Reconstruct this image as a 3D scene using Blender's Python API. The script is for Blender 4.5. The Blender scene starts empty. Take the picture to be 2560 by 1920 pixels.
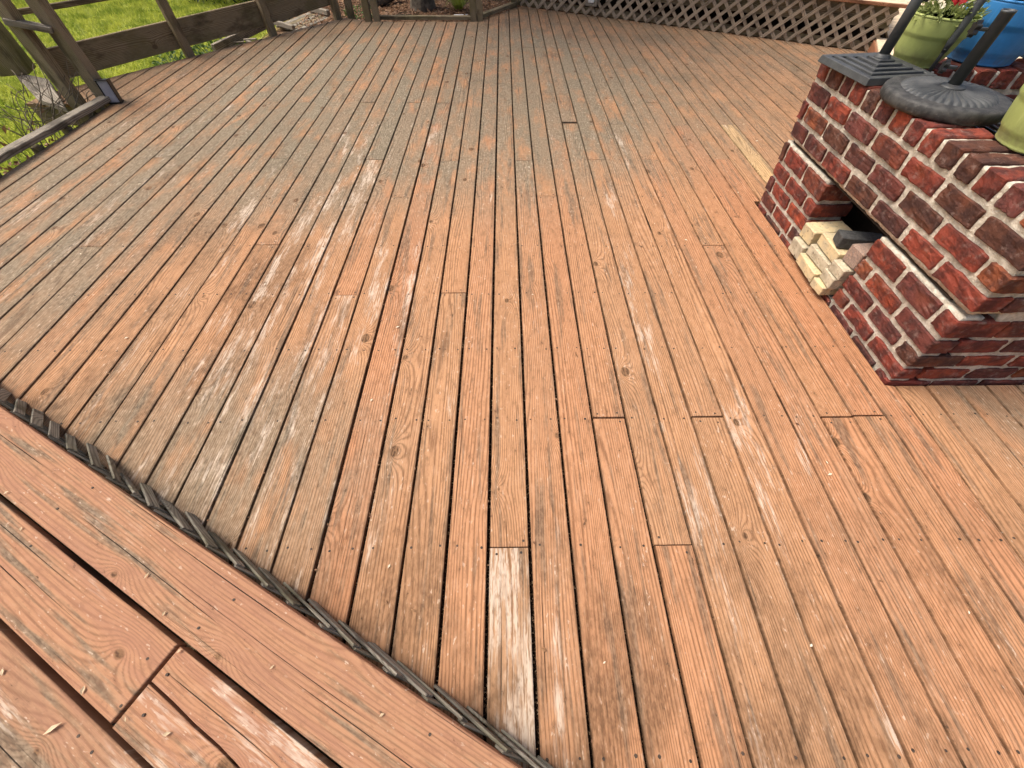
import bpy, bmesh, math, random
from math import sin, cos, pi, radians, sqrt, exp, atan2
from mathutils import Vector, Matrix, noise as mnoise

R = random.Random(7)
SC = bpy.context.scene
COL = SC.collection

# ------------------------------------------------------------------ camera
cam_d = bpy.data.cameras.new("camera")
cam = bpy.data.objects.new("camera", cam_d)
COL.objects.link(cam)
cam_d.sensor_width = 36.0
cam_d.lens = 968.575 / 2560.0 * 36.0
cam_d.clip_start = 0.02
cam_d.clip_end = 500.0
_p, _y, _r = 0.944477, -0.0262717, 0.0145523
_f = Vector((0, cos(_p), -sin(_p))); _u = Vector((0, sin(_p), cos(_p))); _x = Vector((1, 0, 0))
_Z = Matrix.Rotation(_y, 3, 'Z')
_f, _u, _x = _Z @ _f, _Z @ _u, _Z @ _x
_x, _u = cos(_r) * _x + sin(_r) * _u, -sin(_r) * _x + cos(_r) * _u
cam.matrix_world = Matrix((
    (_x.x, _u.x, -_f.x, 0.0), (_x.y, _u.y, -_f.y, 0.0), (_x.z, _u.z, -_f.z, 1.43351), (0, 0, 0, 1)))
SC.camera = cam

# ------------------------------------------------------------------ sky, sun, exposure
SUN_EL, SUN_AZ = radians(60), radians(282)      # azimuth clockwise from +Y
world = bpy.data.worlds.new("World"); SC.world = world
world.use_nodes = True
wn = world.node_tree.nodes; wl = world.node_tree.links
bg = wn["Background"]
sky = wn.new("ShaderNodeTexSky"); sky.sky_type = 'NISHITA'
sky.sun_disc = False; sky.sun_elevation = SUN_EL; sky.sun_rotation = SUN_AZ
sky.air_density = 0.8; sky.dust_density = 7.0; sky.ozone_density = 0.2
wl.new(sky.outputs[0], bg.inputs[0]); bg.inputs[1].default_value = 0.085
sun_d = bpy.data.lights.new("sun", 'SUN'); sun_d.energy = 1.5; sun_d.angle = radians(32)
sun_d.color = (1.0, 0.95, 0.87)
sun = bpy.data.objects.new("sun", sun_d); COL.objects.link(sun)
sd = Vector((sin(SUN_AZ) * cos(SUN_EL), cos(SUN_AZ) * cos(SUN_EL), sin(SUN_EL)))
sun.rotation_euler = sd.to_track_quat('Z', 'Y').to_euler()
sun.location = sd * 20
SC.view_settings.view_transform = 'Standard'; SC.view_settings.look = 'None'
SC.view_settings.gamma = 1.0; SC.view_settings.use_curve_mapping = False
SC.view_settings.exposure = 1.12
SC.cycles.use_adaptive_sampling = True; SC.cycles.adaptive_threshold = 0.03
SC.cycles.use_denoising = True; SC.cycles.denoising_input_passes = 'RGB_ALBEDO_NORMAL'; SC.cycles.denoising_prefilter = 'ACCURATE'
SC.cycles.max_bounces = 4; SC.cycles.diffuse_bounces = 2; SC.cycles.glossy_bounces = 2; SC.cycles.transmission_bounces = 3

# ------------------------------------------------------------------ node helper
class NB:
    def __init__(s, name):
        s.mat = bpy.data.materials.new(name); s.mat.use_nodes = True
        s.nt = s.mat.node_tree; s.N = s.nt.nodes; s.L = s.nt.links
        s.b = s.N["Principled BSDF"]
    def put(s, sock, v):
        if v is None: return
        if hasattr(v, "is_linked"): s.L.new(v, sock)
        else:
            if isinstance(v, (tuple, list)) and len(v) == 3 and sock.type == 'RGBA': v = (*v, 1)
            sock.default_value = v
    def m(s, op, a, b=None, c=None, clamp=False):
        n = s.N.new("ShaderNodeMath"); n.operation = op; n.use_clamp = clamp
        s.put(n.inputs[0], a); s.put(n.inputs[1], b); s.put(n.inputs[2], c)
        return n.outputs[0]
    def add(s, a, b): return s.m('ADD', a, b)
    def sub(s, a, b): return s.m('SUBTRACT', a, b)
    def mul(s, a, b, clamp=False): return s.m('MULTIPLY', a, b, clamp=clamp)
    def mx(s, a, b): return s.m('MAXIMUM', a, b)
    def vec(s, x, y, z=0.0):
        n = s.N.new("ShaderNodeCombineXYZ")
        s.put(n.inputs[0], x); s.put(n.inputs[1], y); s.put(n.inputs[2], z); return n.outputs[0]
    def sep(s, v):
        n = s.N.new("ShaderNodeSeparateXYZ"); s.put(n.inputs[0], v); return n.outputs[0], n.outputs[1], n.outputs[2]
    def noise(s, v, scale=1.0, detail=2.0, rough=0.5, dist=0.0):
        n = s.N.new("ShaderNodeTexNoise"); s.put(n.inputs["Vector"], v); s.put(n.inputs["Scale"], scale)
        s.put(n.inputs["Detail"], detail); s.put(n.inputs["Roughness"], rough); s.put(n.inputs["Distortion"], dist)
        return n.outputs[0]
    def vor(s, v, scale=1.0, feature='F1', dims='3D', rnd=1.0):
        n = s.N.new("ShaderNodeTexVoronoi"); n.feature = feature; n.voronoi_dimensions = dims
        s.put(n.inputs["Vector"], v); s.put(n.inputs["Scale"], scale); s.put(n.inputs["Randomness"], rnd)
        return n
    def ms(s, v, a, b, c=0.0, d=1.0, kind='SMOOTHSTEP'):
        n = s.N.new("ShaderNodeMapRange"); n.interpolation_type = kind; n.clamp = True
        s.put(n.inputs[0], v); s.put(n.inputs[1], a); s.put(n.inputs[2], b); s.put(n.inputs[3], c); s.put(n.inputs[4], d)
        return n.outputs[0]
    def mix(s, f, a, b, blend='MIX'):
        n = s.N.new("ShaderNodeMix"); n.data_type = 'RGBA'; n.blend_type = blend
        s.put(n.inputs[0], f); s.put(n.inputs[6], a); s.put(n.inputs[7], b); return n.outputs[2]
    def ramp(s, f, stops):
        n = s.N.new("ShaderNodeValToRGB"); e = n.color_ramp.elements
        while len(e) < len(stops): e.new(0.5)
        for el, (p, c) in zip(e, stops): el.position = p; el.color = (*c, 1) if len(c) == 3 else c
        s.put(n.inputs[0], f); return n.outputs[0]
    def objco(s):
        return s.N.new("ShaderNodeTexCoord").outputs["Object"]
    def world(s):
        return s.N.new("ShaderNodeNewGeometry").outputs["Position"]
    def oinfo(s):
        n = s.N.new("ShaderNodeObjectInfo"); return n
    def bump(s, h, dist=0.002, strength=1.0):
        n = s.N.new("ShaderNodeBump"); s.put(n.inputs["Strength"], strength); s.put(n.inputs["Distance"], dist)
        s.put(n.inputs["Height"], h); s.L.new(n.outputs[0], s.b.inputs["Normal"])
    def out(s, col=None, rough=None, metal=None, spec=None):
        s.put(s.b.inputs["Base Color"], col); s.put(s.b.inputs["Roughness"], rough)
        s.put(s.b.inputs["Metallic"], metal); s.put(s.b.inputs["Specular IOR Level"], spec)
        return s.mat
    def blob(s, X, Y, cx, cy, rx, ry):
        a = s.mul(s.sub(X, cx), 1.0 / rx); b = s.mul(s.sub(Y, cy), 1.0 / ry)
        d = s.add(s.mul(a, a), s.mul(b, b))
        return s.ms(d, 0.0, 1.0, 1.0, 0.0)

def grain_block(k, vx, vy, seed=0.0, ct=0.60):
    """flat-sawn grain in metres: vx across the board, vy along it. returns ring, fibre, knot mask, crack mask"""
    n = k.noise(k.vec(k.mul(vx, 7.0), k.mul(vy, 0.55), seed), 1.0, 1.0, 0.45)
    ph = k.add(k.mul(n, 30.0), k.mul(vx, 215.0))
    fib = k.noise(k.vec(k.mul(vx, 330.0), k.mul(vy, 7.0), seed), 1.0, 1.0, 0.6)
    V = k.vor(k.vec(k.mul(vx, 5.0), k.mul(vy, 1.25), seed), 1.0, dims='2D', rnd=0.85)
    px, py, _ = k.sep(V.outputs["Position"])
    dx = k.sub(vx, k.mul(px, 0.2)); dy = k.sub(vy, k.mul(py, 0.8))
    dk = k.m('SQRT', k.add(k.mul(dx, dx), k.mul(k.mul(dy, dy), 0.45)))
    dk = k.add(dk, k.mul(k.sub(fib, 0.5), 0.004))
    cr, cg, cb = k.sep(V.outputs["Color"])
    size = k.ms(cr, 0.15, 1.0, -0.009, 0.020, 'LINEAR')
    kn = k.ms(k.sub(dk, size), -0.003, 0.004, 1.0, 0.0)
    halo = k.m('EXPONENT', k.mul(k.mx(k.sub(dk, size), 0.0), -30.0))
    ph = k.add(ph, k.mul(k.mul(halo, k.ms(cr, 0.3, 0.5)), 12.0))
    ring = k.m('POWER', k.add(k.mul(k.m('SINE', k.mul(ph, 2.8)), 0.5), 0.5), 1.6)
    # drying cracks: thin lines along the grain that open and close
    u = k.mul(k.add(vx, k.mul(k.sub(n, 0.5), 0.05)), 47.0)
    cid = k.m('FLOOR', u); fr = k.m('ABSOLUTE', k.sub(k.m('FRACT', u), 0.5))
    cm = k.noise(k.vec(k.mul(cid, 3.71), k.mul(vy, 1.5), seed), 1.0, 1.0, 0.5)
    wd = k.ms(cm, ct, ct + 0.18, -0.03, 0.055, 'LINEAR')
    crack = k.ms(k.sub(fr, wd), -0.03, 0.015, 1.0, 0.0)
    return ring, fib, kn, crack

def make_deck_wood(name, platform=False):
    k = NB(name)
    oi = k.oinfo(); seed = k.mul(oi.outputs["Random"], 61.0)
    x, y, z = k.sep(k.objco())
    vx = k.add(x, k.mul(seed, 3.7)); vy = k.add(y, k.mul(seed, 11.3))
    tone, white, grey = k.sep(oi.outputs["Color"])
    ring, fib, kn, crack = grain_block(k, vx, vy, seed, 0.50 if platform else 0.565)
    light = k.ramp(tone, [(0.0, (0.20, 0.115, 0.062)), (0.35, (0.31, 0.174, 0.090)), (0.6, (0.445, 0.228, 0.113)),
                          (0.8, (0.455, 0.206, 0.101)), (1.0, (0.66, 0.46, 0.22))])
    dark = k.mix(0.72, light, (0.095, 0.042, 0.020))
    g = k.add(k.mul(ring, 0.70), k.mul(k.sub(fib, 0.5), 1.0))
    col = k.mix(k.ms(g, 0.0, 1.0), k.mix(0.10, light, (0.62, 0.42, 0.26)), dark)
    W = k.world(); X, Y, Z = k.sep(W)
    st = k.noise(k.vec(k.mul(vx, 26.0), k.mul(vy, 1.7), seed), 1.0, 3.0, 0.62)
    spk = k.noise(k.vec(k.mul(vx, 85.0), k.mul(vy, 34.0), seed), 1.0, 2.0, 0.7)
    mot = k.noise(k.vec(k.mul(vx, 46.0), k.mul(vy, 16.0), k.add(seed, 2.0)), 1.0, 4.0, 0.80)
    col = k.mix(k.ms(mot, 0.49, 0.66, 0.0, 0.70), col, k.mix(0.6, light, (0.10, 0.055, 0.032)))
    col = k.mix(k.ms(mot, 0.46, 0.33, 0.0, 0.45), col, k.mix(0.45, light, (0.60, 0.40, 0.27)))
    if platform:
        col = k.mix(k.ms(st, 0.35, 0.62, 0.70, 0.30), col, (0.29, 0.142, 0.092))
        gz = k.mul(k.ms(st, 0.5, 0.7), 0.45)
    else:
        # weathered grey areas (lichen, worn stain), with tree shade painted in at the back
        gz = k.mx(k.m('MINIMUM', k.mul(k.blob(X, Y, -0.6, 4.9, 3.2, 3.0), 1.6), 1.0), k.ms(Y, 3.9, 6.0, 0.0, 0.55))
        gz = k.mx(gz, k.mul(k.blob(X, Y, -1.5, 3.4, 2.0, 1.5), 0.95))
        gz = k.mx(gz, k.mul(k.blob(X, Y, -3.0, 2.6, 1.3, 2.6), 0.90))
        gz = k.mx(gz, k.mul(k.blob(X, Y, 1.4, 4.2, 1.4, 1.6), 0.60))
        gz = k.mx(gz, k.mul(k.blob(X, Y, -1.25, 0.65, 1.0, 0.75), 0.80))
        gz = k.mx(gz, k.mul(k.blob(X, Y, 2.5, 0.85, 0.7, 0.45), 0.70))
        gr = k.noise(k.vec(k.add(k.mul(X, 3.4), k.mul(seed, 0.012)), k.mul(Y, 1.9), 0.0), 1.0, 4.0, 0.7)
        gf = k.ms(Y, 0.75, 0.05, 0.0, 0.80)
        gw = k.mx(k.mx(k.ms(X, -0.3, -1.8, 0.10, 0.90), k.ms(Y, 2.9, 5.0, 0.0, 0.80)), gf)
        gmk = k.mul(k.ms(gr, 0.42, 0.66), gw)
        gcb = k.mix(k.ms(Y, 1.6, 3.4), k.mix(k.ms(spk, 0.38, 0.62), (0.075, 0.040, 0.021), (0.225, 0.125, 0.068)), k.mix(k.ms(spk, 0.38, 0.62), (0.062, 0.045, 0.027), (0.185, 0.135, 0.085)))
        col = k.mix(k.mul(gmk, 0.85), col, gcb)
    # long dark streaks that follow the grain
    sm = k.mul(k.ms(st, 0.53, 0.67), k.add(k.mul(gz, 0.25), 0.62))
    col = k.mix(sm, col, k.mix(k.ms(spk, 0.4, 0.6), (0.085, 0.060, 0.042), (0.19, 0.130, 0.085)))
    gn = k.noise(k.vec(k.mul(X, 6.0), k.mul(Y, 2.0), k.mul(seed, 0.06)), 1.0, 3.0, 0.68)
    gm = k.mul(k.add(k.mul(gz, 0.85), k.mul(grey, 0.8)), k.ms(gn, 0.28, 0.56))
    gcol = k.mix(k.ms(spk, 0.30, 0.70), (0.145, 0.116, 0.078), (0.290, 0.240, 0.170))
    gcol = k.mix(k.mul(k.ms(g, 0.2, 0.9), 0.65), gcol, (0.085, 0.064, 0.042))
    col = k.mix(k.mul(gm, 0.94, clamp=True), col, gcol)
    # worn white, scraped along the grain
    ws = k.noise(k.vec(k.mul(vx, 130.0), k.mul(vy, 9.0), seed), 1.0, 3.0, 0.75)
    wl_ = k.noise(k.vec(k.mul(vx if platform else k.add(X, k.mul(seed, 0.004)), 10.0), k.mul(vy if platform else k.add(Y, k.mul(seed, 0.01)), 1.7), k.mul(seed, 0.01)), 1.0, 4.0, 0.72)
    wth = k.sub(0.81, k.mul(white, 0.32))
    wz = k.ms(k.sub(wl_, wth), -0.08, 0.11)
    wm = k.mul(wz, k.ms(k.add(ws, k.mul(wz, 0.08)), 0.47, 0.60))
    wm = k.mul(wm, k.ms(spk, 0.30, 0.50, 0.35, 1.0))
    col = k.mix(k.mul(wm, 0.68, clamp=True), col, (0.60, 0.50, 0.40))
    fl = k.mul(k.ms(k.add(spk, k.mul(ws, 0.3)), 0.80, 0.86), k.ms(wl_, 0.40, 0.60, 0.2, 1.0))
    col = k.mix(k.mul(fl, 0.55), col, (0.60, 0.48, 0.37))
    col = k.mix(k.mul(k.ms(mot, 0.66, 0.71), 0.75), col, (0.05, 0.032, 0.02))
    # knots, cracks
    kc = k.mix(k.ms(k.add(spk, k.mul(ring, 0.2)), 0.45, 0.7), (0.045, 0.023, 0.012), (0.19, 0.105, 0.055))
    col = k.mix(k.mul(kn, 0.85), col, kc)
    col = k.mix(k.mul(crack, 0.92), col, (0.018, 0.011, 0.008))
    if not platform:   # grit packed along the board edges
        ed = k.ms(k.add(k.m('ABSOLUTE', x), k.mul(k.sub(mot, 0.5), 0.012)), 0.0600, 0.0690)
        col = k.mix(k.mul(ed, 0.40), col, (0.06, 0.038, 0.023))
    k.bump(k.add(k.mul(fib, 0.8), k.mul(crack, -1.6)), 0.0024, 0.8)
    return k.out(col, k.ms(spk, 0.3, 0.7, 0.80, 0.95), 0.0, 0.15)

def make_rail_wood(name, c1, c2, edge=0.0, green=0.0):
    """weathered timber; the grain follows the longest side because each piece is built along its local Y"""
    k = NB(name)
    oi = k.oinfo(); seed = k.mul(oi.outputs["Random"], 47.0)
    x, y, z = k.sep(k.objco())
    vx = k.add(k.add(x, z), k.mul(seed, 3.1)); vy = k.add(y, k.mul(seed, 7.7))
    ring, fib, kn, crack = grain_block(k, vx, vy, seed)
    g = k.add(k.mul(ring, 0.5), k.mul(fib, 0.7))
    col = k.mix(k.ms(g, 0.2, 1.0), c1, c2)
    b = k.noise(k.vec(k.mul(vx, 9), k.mul(vy, 3.2), seed), 1.0, 4.0, 0.65)
    col = k.mix(k.ms(b, 0.48, 0.68, 0.0, 0.75), col, tuple(v * 0.40 for v in c2))
    if green:
        gn = k.noise(k.vec(k.mul(vx, 5), k.mul(vy, 2.6), k.add(seed, 4)), 1.0, 3.0, 0.6)
        col = k.mix(k.ms(gn, 0.45, 0.65, 0.0, green), col, (0.09, 0.088, 0.028))
    col = k.mix(k.mul(kn, 0.6), col, (0.05, 0.03, 0.016))
    col = k.mix(crack, col, (0.012, 0.009, 0.007))
    k.bump(k.add(k.mul(fib, 0.9), k.mul(crack, -2.0)), 0.003, 0.8)
    return k.out(col, 0.85, 0.0, 0.2)

def make_brick(name):
    k = NB(name)
    oi = k.oinfo(); seed = k.mul(oi.outputs["Random"], 83.0)
    P = k.objco(); x, y, z = k.sep(P)
    Q = k.vec(k.add(x, seed), k.add(y, k.mul(seed, 1.7)), k.add(z, k.mul(seed, 0.6)))
    base = oi.outputs["Color"]
    n1 = k.noise(Q, 16.0, 4.0, 0.6); n2 = k.noise(Q, 70.0, 4.0, 0.7); n3 = k.noise(Q, 9.0, 2.0, 0.5)
    col = k.mix(k.ms(n1, 0.40, 0.60, 0.0, 0.95), base, k.mix(0.70, base, (0.035, 0.020, 0.020)))
    col = k.mix(k.ms(n3, 0.56, 0.76, 0.0, 0.35), col, (0.25, 0.072, 0.032))
    col = k.mix(k.ms(n2, 0.58, 0.74, 0.0, 0.5), col, (0.03, 0.016, 0.014))
    lime = k.noise(Q, 26.0, 5.0, 0.72)
    col = k.mix(k.ms(lime, 0.52, 0.72, 0.0, 0.48), col, (0.30, 0.22, 0.19))
    h = k.add(k.mul(n2, 1.2), k.mul(n1, 0.5))
    k.bump(h, 0.006, 0.9)
    return k.out(col, k.ms(n1, 0.3, 0.7, 0.72, 0.95), 0.0, 0.22)

def make_noise_mat(name, c1, c2, scale=30.0, rough=0.8, bump=0.004, c3=None, metal=0.0, spec=0.35, th=(0.35, 0.65)):
    k = NB(name)
    P = k.objco()
    n1 = k.noise(P, scale, 4.0, 0.62); n2 = k.noise(P, scale * 4.3, 3.0, 0.6)
    col = k.mix(k.ms(n1, th[0], th[1]), c1, c2)
    if c3: col = k.mix(k.ms(n2, 0.60, 0.70, 0.0, 0.85), col, c3)
    if bump: k.bump(k.add(n1, k.mul(n2, 0.6)), bump, 0.8)
    return k.out(col, rough, metal, spec)

M = {}
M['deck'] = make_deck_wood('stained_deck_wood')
M['plat'] = make_deck_wood('stained_platform_wood', True)
M['rail'] = make_rail_wood('weathered_rail_wood', (0.30, 0.235, 0.145), (0.140, 0.105, 0.062), green=0.4)
M['railpost'] = make_rail_wood('weathered_post_wood', (0.36, 0.29, 0.19), (0.17, 0.13, 0.082), green=0.3)
M['railgrey'] = make_rail_wood('silvered_rail_wood', (0.33, 0.29, 0.23), (0.12, 0.10, 0.075))
M['slat'] = make_rail_wood('lattice_wood', (0.46, 0.37, 0.27), (0.21, 0.16, 0.11))
M['slatgrey'] = make_rail_wood('grey_lattice_wood', (0.33, 0.30, 0.245), (0.15, 0.132, 0.105), green=0.3)
M['fascia'] = make_rail_wood('red_stained_trim', (0.36, 0.17, 0.09), (0.20, 0.085, 0.045))
M['brick'] = make_brick('old_red_brick')
M['mortar'] = make_noise_mat('mortar', (0.66, 0.60, 0.50), (0.42, 0.37, 0.29), 34.0, 0.95, 0.012, (0.80, 0.75, 0.65))
M['fire'] = make_noise_mat('firebrick', (0.66, 0.52, 0.29), (0.48, 0.40, 0.26), 16.0, 0.9, 0.006, (0.16, 0.12, 0.08))
M['firespot'] = make_noise_mat('sooty_firebrick', (0.56, 0.49, 0.35), (0.36, 0.31, 0.22), 18.0, 0.9, 0.006, (0.050, 0.040, 0.030))
M['firepink'] = make_noise_mat('grainy_brick', (0.42, 0.28, 0.21), (0.24, 0.18, 0.15), 120.0, 0.95, 0.006, (0.55, 0.48, 0.42))
M['darkslab'] = make_noise_mat('dark_paver', (0.045, 0.045, 0.045), (0.075, 0.075, 0.072), 60.0, 0.8, 0.004)
M['iron'] = make_noise_mat('cast_iron', (0.052, 0.055, 0.057), (0.075, 0.079, 0.080), 18.0, 0.50, 0.0010, (0.10, 0.095, 0.085), 0.2, 0.45)
M['ironrim'] = make_noise_mat('rough_cast_rim', (0.028, 0.028, 0.028), (0.070, 0.068, 0.064), 26.0, 0.62, 0.0025, (0.11, 0.105, 0.095), 0.1, 0.4)
M['steel'] = make_noise_mat('painted_steel_tube', (0.042, 0.046, 0.050), (0.055, 0.060, 0.064), 25.0, 0.45, 0.0008, None, 0.0, 0.5)
M['black'] = make_noise_mat('black_plastic', (0.010, 0.010, 0.011), (0.018, 0.018, 0.018), 20.0, 0.35, 0, None, 0.0, 0.5)
M['chrome'] = make_noise_mat('zinc_bracket', (0.55, 0.55, 0.55), (0.40, 0.40, 0.40), 30.0, 0.35, 0, None, 0.8, 0.5)
def make_pot_mat(name, c1, dust):
    k = NB(name); P = k.objco(); x, y, z = k.sep(P)
    n1 = k.noise(P, 14.0, 4.0, 0.7); dr = k.noise(k.vec(k.mul(x, 60), k.mul(y, 60), k.mul(z, 5.0)), 1.0, 3.0, 0.6)
    col = k.mix(k.ms(n1, 0.40, 0.70, 0.0, 0.45), c1, tuple(v * 0.72 for v in c1))
    low = k.ms(z, 0.09, 0.0, 0.0, 0.55)
    col = k.mix(k.mul(k.ms(n1, 0.40, 0.60), low), col, dust)
    col = k.mix(k.ms(dr, 0.56, 0.72, 0.0, 0.40), col, tuple(min(1.0, v * 1.2 + 0.07) for v in c1))
    k.bump(n1, 0.0008, 0.5)
    return k.out(col, k.ms(n1, 0.3, 0.7, 0.42, 0.65), 0.0, 0.4)
M['green'] = make_pot_mat('sage_green_plastic', (0.37, 0.42, 0.135), (0.20, 0.16, 0.09))
M['blue'] = make_pot_mat('blue_plastic', (0.045, 0.235, 0.55), (0.10, 0.14, 0.20))
M['soilpot'] = make_noise_mat('potting_soil', (0.03, 0.02, 0.012), (0.07, 0.045, 0.03), 60.0, 0.95, 0.01)
M['void'] = make_noise_mat('dark_soil_and_shade', (0.022, 0.015, 0.010), (0.04, 0.028, 0.018), 8.0, 0.95, 0.01)  # near-black: soil, and shade painted behind the lattice and in the firebox
M['greybox'] = make_noise_mat('grey_box_plastic', (0.36, 0.36, 0.39), (0.30, 0.30, 0.33), 14.0, 0.5, 0.0005)
M['white'] = make_noise_mat('white_plastic', (0.72, 0.72, 0.70), (0.62, 0.62, 0.60), 14.0, 0.5, 0.0005)
M['pale'] = make_rail_wood('sunlit_pale_wood', (0.80, 0.66, 0.46), (0.66, 0.50, 0.33))  # strong sun on these boards is painted into their pale colour
M['bark'] = make_noise_mat('tree_bark', (0.16, 0.13, 0.095), (0.07, 0.055, 0.04), 14.0, 0.95, 0.03)
M['vine'] = make_noise_mat('dry_vine', (0.17, 0.135, 0.095), (0.09, 0.07, 0.05), 30.0, 0.9, 0.001)
M['nail'] = make_noise_mat('rusty_nail', (0.022, 0.016, 0.012), (0.07, 0.045, 0.03), 60.0, 0.7, 0)

def leaf_mat(name, c1, c2, trans=0.3):
    k = NB(name)
    W = k.world()
    n = k.noise(W, 23.0, 2.0)
    col = k.mix(k.ms(n, 0.35, 0.65), c1, c2)
    k.put(k.b.inputs["Transmission Weight"], 0.0)
    tr = k.N.new("ShaderNodeBsdfTranslucent"); k.put(tr.inputs[0], col)
    mxs = k.N.new("ShaderNodeMixShader"); mxs.inputs[0].default_value = trans
    k.L.new(k.b.outputs[0], mxs.inputs[1]); k.L.new(tr.outputs[0], mxs.inputs[2])
    k.L.new(mxs.outputs[0], k.N["Material Output"].inputs[0])
    return k.out(col, 0.55, 0.0, 0.3)
M['leafdark'] = leaf_mat('dark_foliage', (0.020, 0.040, 0.012), (0.045, 0.075, 0.020))
M['leafmid'] = leaf_mat('weed_leaves', (0.055, 0.115, 0.022), (0.13, 0.19, 0.05))
M['leafpale'] = leaf_mat('petunia_leaves', (0.22, 0.27, 0.07), (0.34, 0.38, 0.15))
M['leaflime'] = leaf_mat('lime_grass', (0.30, 0.38, 0.05), (0.42, 0.46, 0.12))
M['petalred'] = leaf_mat('red_petal', (0.33, 0.006, 0.008), (0.24, 0.004, 0.006), 0.2)
M['petalwhite'] = leaf_mat('cream_petal', (0.75, 0.70, 0.55), (0.66, 0.60, 0.45), 0.2)
M['dryleaf'] = leaf_mat('dry_leaf', (0.30, 0.17, 0.085), (0.16, 0.075, 0.04), 0.15)
M['paleleaf'] = leaf_mat('pale_dry_leaf', (0.62, 0.50, 0.33), (0.45, 0.33, 0.20), 0.15)
def lawn_blades():
    mat = leaf_mat('lawn_grass', (0.22, 0.29, 0.035), (0.50, 0.53, 0.09), 0.4)
    nt = mat.node_tree
    for nd in nt.nodes:
        if nd.type == 'TEX_NOISE': nd.inputs["Scale"].default_value = 3.2; nd.inputs["Detail"].default_value = 2.0; nd.inputs["Roughness"].default_value = 0.6
    return mat
M['grass'] = lawn_blades()

def lawn_ground():
    k = NB('lawn_and_leaf_litter')
    W = k.world(); X, Y, Z = k.sep(W)
    n = k.noise(W, 40.0, 3.0, 0.6); n2 = k.noise(W, 2.0, 3.0)
    gr = k.mix(k.ms(n, 0.35, 0.65), (0.15, 0.19, 0.02), (0.36, 0.39, 0.05))
    V = k.vor(W, 26.0); cr, cg, cb = k.sep(V.outputs["Color"])
    li = k.ramp(cr, [(0.0, (0.045, 0.026, 0.014)), (0.4, (0.12, 0.062, 0.033)), (0.75, (0.20, 0.115, 0.065)), (1.0, (0.33, 0.22, 0.14))])
    li = k.mix(k.ms(n2, 0.5, 0.62, 0.0, 0.8), li, (0.035, 0.025, 0.014))
    msk = k.add(k.sub(X, k.sub(Z, Z)), k.mul(k.sub(n2, 0.5), 1.2))
    msk = k.mul(k.ms(msk, -4.4, -3.2), k.ms(Y, 5.4, 6.4))
    k.bump(k.add(n, k.mul(V.outputs["Distance"], 1.0)), 0.02, 0.9)
    return k.out(k.mix(msk, gr, li), 0.95, 0, 0.1)
M['lawn'] = lawn_ground()

def litter_mat():
    k = NB('seam_litter'); W = k.world()
    V = k.vor(W, 190.0); cr, cg, cb = k.sep(V.outputs["Color"])
    col = k.ramp(cr, [(0.0, (0.012, 0.008, 0.005)), (0.74, (0.035, 0.020, 0.012)), (0.87, (0.13, 0.078, 0.042)), (0.97, (0.30, 0.21, 0.13)), (1.0, (0.42, 0.32, 0.21))])
    k.bump(V.outputs["Distance"], 0.02, 1.0)
    return k.out(col, 0.95, 0, 0.1)
M['litter'] = litter_mat()

# ------------------------------------------------------------------ mesh helpers
def link(name, me, mat=None, parent=None, loc=None, rot=None, color=None):
    o = bpy.data.objects.new(name, me); COL.objects.link(o)
    if mat is not None and me is not None and len(me.materials) == 0: me.materials.append(mat)
    if parent is not None: o.parent = parent
    if loc is not None: o.location = loc
    if rot is not None: o.rotation_euler = rot
    if color is not None: o.color = color
    return o
def tag(o, label=None, cat=None, group=None, kind=None):
    if label: o['label'] = label
    if cat: o['category'] = cat
    if group: o['group'] = group
    if kind: o['kind'] = kind
    return o
def empty(name, loc=(0, 0, 0), label=None, cat=None, group=None, kind=None, rz=0.0):
    o = bpy.data.objects.new(name, None); COL.objects.link(o); o.location = loc; o.rotation_euler = (0, 0, rz)
    o.empty_display_size = 0.1
    return tag(o, label, cat, group, kind)
def finish(bm, name, smooth=False):
    bmesh.ops.recalc_face_normals(bm, faces=bm.faces)
    me = bpy.data.meshes.new(name); bm.to_mesh(me); bm.free()
    if smooth:
        for p in me.polygons: p.use_smooth = True
    return me
def prism_mesh(name, pts, z0, z1, bevel=0.004, seg=2):
    """upright prism over an outline, with the top rim rounded"""
    bm = bmesh.new()
    lo = [bm.verts.new((x, y, z0)) for x, y in pts]; hi = [bm.verts.new((x, y, z1)) for x, y in pts]
    top = bm.faces.new(hi); bm.faces.new(lo[::-1]); n = len(pts)
    for i in range(n): bm.faces.new((lo[i], lo[(i + 1) % n], hi[(i + 1) % n], hi[i]))
    bmesh.ops.recalc_face_normals(bm, faces=bm.faces)
    if bevel: bmesh.ops.bevel(bm, geom=list(top.edges), offset=bevel, segments=seg, affect='EDGES', profile=0.6)
    return finish(bm, name)
def bbox_mesh(name, sx, sy, sz, bevel=0.004, jit=0.0, rng=None):
    """bevelled box about its own middle"""
    bm = bmesh.new(); bmesh.ops.create_cube(bm, size=1.0)
    for v in bm.verts: v.co = Vector((v.co.x * sx, v.co.y * sy, v.co.z * sz))
    if bevel: bmesh.ops.bevel(bm, geom=list(bm.edges), offset=bevel, segments=1, affect='EDGES')
    if jit:
        for v in bm.verts: v.co += Vector((rng.uniform(-jit, jit), rng.uniform(-jit, jit), rng.uniform(-jit, jit)))
    return finish(bm, name)
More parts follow.
